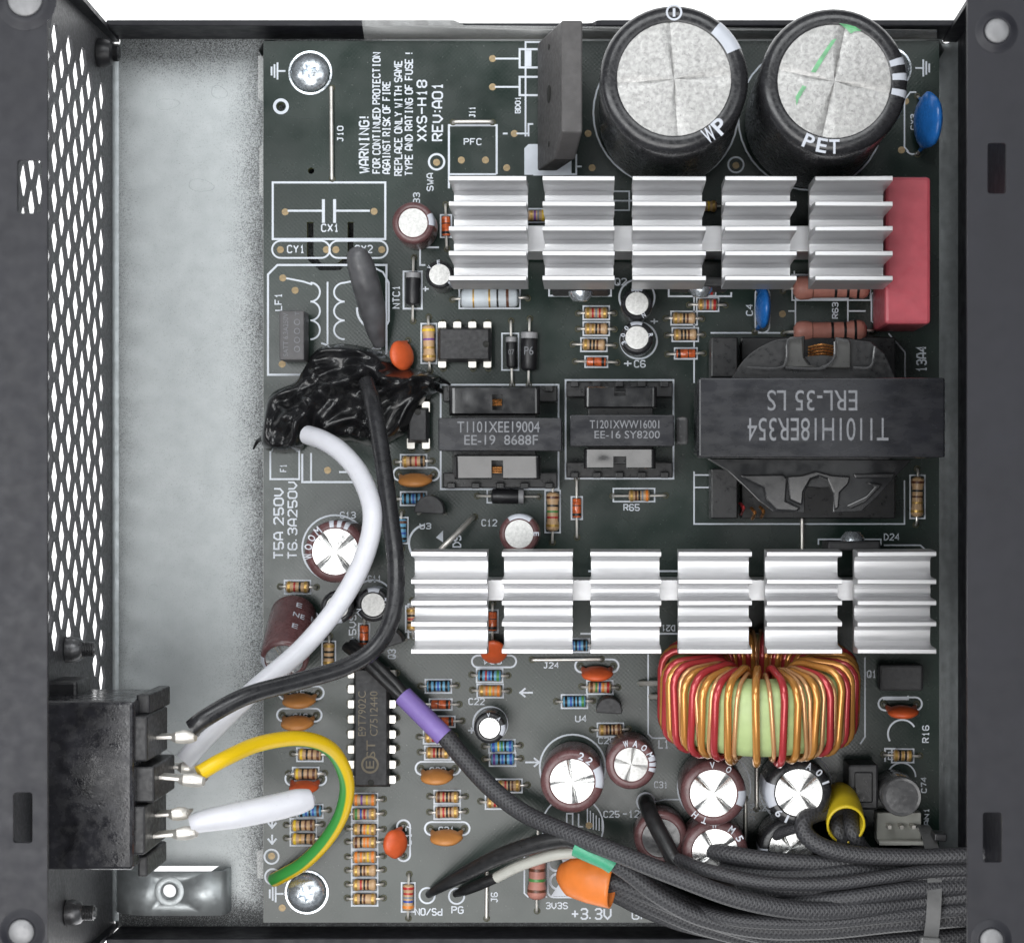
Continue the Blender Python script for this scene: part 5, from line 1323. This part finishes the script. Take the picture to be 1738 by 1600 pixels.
# black glue: one folded, taffy-like skin poured over the joints
def glue():
    org = W(590, 690, 0)
    out = [(p.x, p.y) for p in spline([(x, y, 0) for x, y in [(528, 604), (545, 588), (575, 582), (612, 585), (645, 596), (672, 612), (700, 622), (735, 632), (752, 642), (745, 668), (722, 690), (702, 728), (676, 748), (640, 762), (600, 752), (560, 750), (530, 752), (512, 768), (478, 772), (452, 766), (443, 750), (447, 715), (452, 682), (470, 660), (500, 648), (514, 628), (528, 604)]], 5)]
    ridges = [([(505, 760), (512, 722), (540, 690), (575, 662), (625, 650), (690, 646), (742, 648)], 17, .66), ([(466, 764), (484, 722), (515, 690), (560, 660), (610, 638), (652, 620)], 15, .46),
              ([(456, 742), (460, 700), (475, 676), (505, 658), (535, 645)], 11, .40), ([(505, 645), (530, 608), (570, 596), (620, 600), (662, 616)], 10, .42), ([(556, 712), (585, 684), (630, 674), (668, 668), (705, 650)], 15, .50),
              ([(632, 742), (655, 700), (690, 672), (735, 656)], 11, .45), ([(664, 742), (684, 722), (700, 690), (722, 672)], 9, .30), ([(545, 742), (572, 720), (604, 712), (628, 728)], 11, .34), ([(600, 740), (610, 722), (612, 700)], 7, .2),
              ([(540, 628), (580, 620), (620, 622), (650, 640)], 9, .40), ([(448, 752), (470, 748), (496, 756)], 8, .22), ([(480, 690), (500, 700), (512, 720)], 6, .3)]
    R_ = []
    for pts, wd_, ht in ridges:
        R_.append(([(p.x, p.y) for p in spline([(x, y, 0) for x, y in pts], 6)], wd_, ht))
    def seg(px, py, a, b):
        dx, dy = b[0]-a[0], b[1]-a[1]; l = dx*dx+dy*dy; t = max(0, min(1, ((px-a[0])*dx+(py-a[1])*dy)/l)) if l else 0
        return math.hypot(px-a[0]-t*dx, py-a[1]-t*dy)
    def height(px, py):
        ins = False; d = 1e9; n = len(out)
        for i in range(n-1):
            a, b = out[i], out[i+1]; d = min(d, seg(px, py, a, b))
            if (a[1] > py) != (b[1] > py) and px < (b[0]-a[0])*(py-a[1])/(b[1]-a[1])+a[0]: ins = not ins
        if not ins: return None
        if d < 2.6: return -.03
        q = min(1, d/22); dome = .22+.78*math.sqrt(max(0, 1-(1-q)**2.2)); z = .48*dome+.10*noise.noise(Vector((px*.022, py*.022, 2)))*dome
        acc = 0
        for P, wd_, ht in R_:
            dd = min(seg(px, py, P[i], P[i+1]) for i in range(len(P)-1))
            if dd < wd_*2.2: acc = max(acc, ht*math.exp(-(dd/wd_)**2*1.1)) if acc == 0 else acc+max(0, ht*math.exp(-(dd/wd_)**2*1.1)-acc*.55)
        return max(.06, z+.13*noise.noise(Vector((px*.03+2, py*.03, 8)))*q+acc*min(1, q*1.8)*(.55+.5*noise.noise(Vector((px*.03, py*.03, 11)))))
    st = 2.2; nx, ny = int(330/st), int(210/st); idx = {}; vv = []; ff = []
    for j in range(ny):
        for i in range(nx):
            px, py = 432+i*st+1.5*noise.noise(Vector((i*.3, j*.3, 0))), 574+j*st; h = height(px, py)
            if h is not None:
                p = W(px, py, 0); idx[(i, j)] = len(vv); vv.append((p.x-org.x, p.y-org.y, h))
    for (i, j), k in idx.items():
        q = [(i, j), (i, j+1), (i+1, j+1), (i+1, j)]
        if all(c in idx for c in q): ff.append(tuple(idx[c] for c in q))
    mb = MB(); mb.add(vv, ff)
    o = mb.build('black_glue', K['goo'], None, loc=(org.x, org.y, 0), ang=180)
    q = o.modifiers.new('settle', 'SMOOTH'); q.factor = .5; q.iterations = 16
    sb = o.modifiers.new('soften', 'SUBSURF'); sb.levels = 1; sb.render_levels = 1
    tag(o, 'lump of glossy black glue over the wire joints at the left of the board', 'glue')
    for k, pts in enumerate(([(735, 640, .25), (750, 645, .10), (764, 653, .01)], [(450, 742, .25), (438, 748, .06), (430, 762, .0)], [(742, 660, .2), (756, 668, .04), (762, 676, .0)])):
        P = spline([W(*p)-Vector((org.x, org.y, 0)) for p in pts], 6)
        MB().tube(P, [.05*(1-.7*i/len(P)) for i in range(len(P))], 8).build('glue_string', K['goo'], o)
glue()

# ================================================================ braided output cables
BR = K['braid']; ex = 1790
def cable(label, pts, r=.15, mtl=None, name='braided_cable', group='braided output cables', n=12):
    return wire(name, label, 'cable', pts, r, mtl or BR, 14, n, group=group)
cable('long braided cable crossing the board from the violet sleeve into the bundle',
      [(752, 1244, .75), (790, 1290, .8), (835, 1338, .9), (890, 1380, 1.1), (960, 1412, 1.5), (1050, 1448, 1.9), (1150, 1488, 2.2), (1260, 1527, 2.3), (1370, 1545, 2.25), (1480, 1540, 2.2), (1570, 1528, 2.1), (1680, 1518, 2.2), (ex, 1515, 2.3)], .155)
wire('violet_sleeve', 'violet heat-shrink sleeve on the thin leads right of the long chip', 'sleeve', [(684, 1180, .62), (705, 1201, .68), (730, 1226, .74), (754, 1250, .78)], .172, K['shrink_purple'], 16, 5)
for k, dx in enumerate((0, 10)):
    wire('sleeved_lead', ('upper' if k else 'lower')+' of two thin black leads entering the violet sleeve', 'wire', [(588+dx, 1098-dx*.6, .05), (606+dx, 1112-dx*.6, .35), (630+dx, 1134-dx*.6, .55), (660+dx, 1163-dx*.6, .62), (690+dx*.4, 1190-dx*.4, .66)], .085, K['shrink_black'], 12, 6)
# sense leads at the front edge
wire('sleeved_lead', 'black sleeved lead rising from the PS/ON pad', 'wire', [(727, 1518, .02), (745, 1506, .25), (790, 1482, .6), (850, 1452, 1.0), (910, 1432, 1.3), (960, 1424, 1.5), (990, 1434, 1.6)], .13, K['shrink_black'], 14, taper=[.45, .7, 1.0, 1.1, 1.1, 1.05, 1.0])
wire('green_sleeve', 'green heat-shrink sleeve emerging from under the long braided cable', 'sleeve', [(978, 1436, 1.55), (1005, 1448, 1.62), (1028, 1458, 1.64), (1042, 1467, 1.64)], .165, K['shrink_green'], 16, 5)
cable('braided cable leaving the green sleeve', [(1030, 1455, 1.6), (1070, 1482, 1.6), (1120, 1520, 1.65), (1190, 1556, 1.7), (1290, 1577, 1.8), (1400, 1578, 1.9), (1520, 1566, 2.0), (1650, 1556, 2.0), (ex, 1550, 2.1)], .15)
wire('sleeved_lead', 'black sleeved lead rising from the PG pad', 'wire', [(772, 1517, .02), (790, 1510, .2), (815, 1500, .35), (848, 1486, .5)], .09, K['shrink_black'], 12, taper=[.6, 1.0, 1.1, 1.0])
wire('white_sleeve', 'thin off-white sleeve on the lead from the PG pad', 'sleeve', [(842, 1489, .5), (870, 1474, .65), (900, 1462, .8), (940, 1450, .95), (980, 1446, 1.0)], .095, K['ivory'], 14, 6)
# orange sleeve: a flared open tube
def flared(label, pts, radii, mtl, name, flat):
    P = spline([W(*p) for p in pts], 6); n = len(P); rr_ = []
    for i in range(n):
        f = i/(n-1)*(len(radii)-1); a = int(min(f, len(radii)-2)); rr_.append(radii[a]+(radii[a+1]-radii[a])*(f-a))
    o = MB().tube(P, rr_, 24, caps=False, flat=flat).build(name, mtl, ang=80); s = o.modifiers.new('thickness', 'SOLIDIFY'); s.thickness = .035; s.offset = -1
    tag(o, label, 'sleeve'); return o
flared('orange flared heat-shrink sleeve at the front edge above marking +3.3V', [(952, 1480, .55), (970, 1487, .75), (1000, 1494, .95), (1040, 1502, 1.1)], [.17, .33, .37, .385], K['shrink_orange'], 'orange_sleeve', .58)
cable('upper braided cable leaving the orange sleeve', [(985, 1486, .85), (1040, 1496, 1.05), (1110, 1524, 1.15), (1200, 1560, 1.2), (1320, 1592, 1.2), (1460, 1598, 1.3), (1620, 1588, 1.4), (ex, 1580, 1.5)], .14)
cable('middle braided cable leaving the orange sleeve', [(985, 1494, .7), (1040, 1508, .8), (1110, 1540, .8), (1200, 1575, .85), (1330, 1602, .9), (1500, 1608, 1.0), (1640, 1602, 1.0), (ex, 1596, 1.1)], .14)
cable('lower braided cable leaving the orange sleeve', [(985, 1504, .5), (1040, 1516, .5), (1100, 1545, .45), (1180, 1572, .45), (1300, 1590, .5), (1450, 1592, .6), (1640, 1580, .7), (ex, 1574, .8)], .14)
# -12 V lead
cable('black sleeved cable dropping from the -12V pad into the bundle', [(1096, 1360, .05), (1098, 1366, .6), (1108, 1390, 1.0), (1130, 1432, 1.3), (1155, 1472, 1.5), (1210, 1502, 1.6), (1320, 1520, 1.6), (1450, 1514, 1.7), (1570, 1500, 1.7), (ex, 1490, 1.8)], .135, K['shrink_black'], 'sleeved_lead')
# fan-out to the output pads
cable('braided cable, topmost strand of the bundle left of the cable tie', [(1145, 1420, .6), (1180, 1436, 1.0), (1240, 1450, 1.5), (1330, 1462, 1.75), (1420, 1466, 1.8), (1520, 1464, 1.8), (1640, 1462, 1.9), (ex, 1460, 2.0)], .15)
cable('braided cable, second strand of the bundle left of the cable tie', [(1140, 1432, .5), (1180, 1455, .95), (1250, 1478, 1.4), (1340, 1487, 1.75), (1440, 1480, 1.9), (1540, 1470, 1.7), (1640, 1476, 1.6), (ex, 1474, 1.7)], .15)
cable('braided cable, third strand of the bundle left of the cable tie', [(1135, 1440, .5), (1175, 1470, .95), (1240, 1497, 1.5), (1330, 1508, 1.85), (1430, 1503, 2.0), (1540, 1490, 2.1), (1650, 1484, 2.2), (ex, 1482, 2.3)], .15)
cable('braided cable, fourth strand of the bundle left of the cable tie', [(1120, 1455, .5), (1180, 1492, .95), (1260, 1525, 1.4), (1350, 1530, 1.85), (1440, 1524, 2.2), (1540, 1510, 2.25), (1650, 1504, 2.2), (ex, 1500, 2.3)], .15)
cable('braided cable, lowest dark strand of the bundle along the front lip', [(1090, 1490, .35), (1160, 1530, .4), (1260, 1560, .6), (1380, 1566, .9), (1500, 1556, 1.1), (1640, 1545, 1.2), (ex, 1540, 1.3)], .15)
cable('braided cable looping out in front of the black capacitor', [(1460, 1395, .5), (1425, 1376, 1.1), (1392, 1378, 1.5), (1366, 1392, 1.75), (1368, 1416, 1.85), (1400, 1438, 1.95), (1460, 1451, 2.0), (1560, 1455, 2.1), (1640, 1452, 2.2), (ex, 1450, 2.3)], .145)
cable('thin braided cable arching left of the black capacitor', [(1300, 1450, .4), (1310, 1424, 1.0), (1335, 1409, 1.3), (1362, 1405, 1.5), (1385, 1425, 1.5), (1430, 1455, 1.5), (1560, 1482, 1.5), (ex, 1468, 1.5)], .09)
flared('yellow flared heat-shrink sleeve right of the black capacitor', [(1424, 1352, .5), (1428, 1362, .9), (1432, 1378, 1.3), (1436, 1400, 1.7)], [.26, .32, .345, .35], K['shrink_yellow'], 'yellow_sleeve', .9)
for k, (dx, dz) in enumerate(((-14, .25), (10, .3), (0, .0))):
    cable(('left', 'right', 'lower')[k]+' of three braided cables coming out of the yellow sleeve', [(1426+dx*.5, 1358, .7), (1432+dx, 1385, 1.1+dz*.3), (1438+dx, 1415, 1.35+dz*.5), (1460+dx, 1450, 1.25+dz*.5), (1520, 1490+k*14, 1.0+dz), (1640, 1512+k*14, 1.1), (ex, 1512+k*14, 1.2)], .14)

cable('slim braided cable lying on top of the bundle from the -12V side', [(1150, 1458, 1.5), (1200, 1476, 1.9), (1290, 1496, 2.15), (1400, 1500, 2.25), (1500, 1488, 2.3), (1580, 1478, 2.25), (1680, 1476, 2.3), (ex, 1474, 2.4)], .11)
cable('slim braided cable low on top of the bundle along the front', [(1180, 1545, 1.6), (1260, 1562, 2.0), (1380, 1566, 2.15), (1500, 1556, 2.2), (1580, 1548, 2.2), (1690, 1540, 2.3), (ex, 1536, 2.4)], .11)

# cable tie
def tie():
    c = W(1573, 1520, 1.6); t = thing('cable_tie', 'grey nylon cable tie strapped round the cable bundle', 'cable tie', (c.x, c.y, 0), rad(-4))
    mb = MB(); pts = [(1.0, .6), (.92, 1.35), (.66, 2.02), (.2, 2.36), (-.3, 2.40), (-.62, 2.2), (-.86, 1.6), (-.9, .8), (-.6, .25), (.4, .2), (.9, .35)]
    P = spline([(0, y, z) for y, z in pts+[pts[0]]], 4)[:-1]; n = len(P); w_ = .115; vv = []; ff = []
    for p, q in zip(P, P[1:]+P[:1]):
        nrm = Vector((0, p.y-.03, p.z-1.25)).normalized()*.03
        vv += [(-w_, p.y, p.z), (w_, p.y, p.z), (w_, p.y+nrm.y, p.z+nrm.z), (-w_, p.y+nrm.y, p.z+nrm.z)]
    for i in range(n):
        j = (i+1) % n
        for k in range(4): ff.append((i*4+k, i*4+(k+1) % 4, j*4+(k+1) % 4, j*4+k))
    mb.add(vv, ff); me = mb.mesh('strap', True, 40); bm = bmesh.new(); bm.from_mesh(me); bmesh.ops.recalc_face_normals(bm, faces=bm.faces[:]); bm.to_mesh(me); bm.free(); link('strap', me, K['tie'], t)
    MB().box((0, -.66, 2.30), (.34, .26, .2)).build('lock_head', K['tie'], t, smooth=False, bevel=.04)
    MB().box((.14, .98, 1.5), (.2, .12, .5)).build('tail', K['plastic_black'], t, smooth=False, bevel=.02)
tie()

# ================================================================ finish the board printing
o = SK.build('printed_outlines', K['silk'], board, smooth=False); o['kind'] = 'stuff'
for o in bpy.data.objects:
    if o.type == 'MESH' and len(o.data.polygons) == 0: print('EMPTY MESH', o.name)
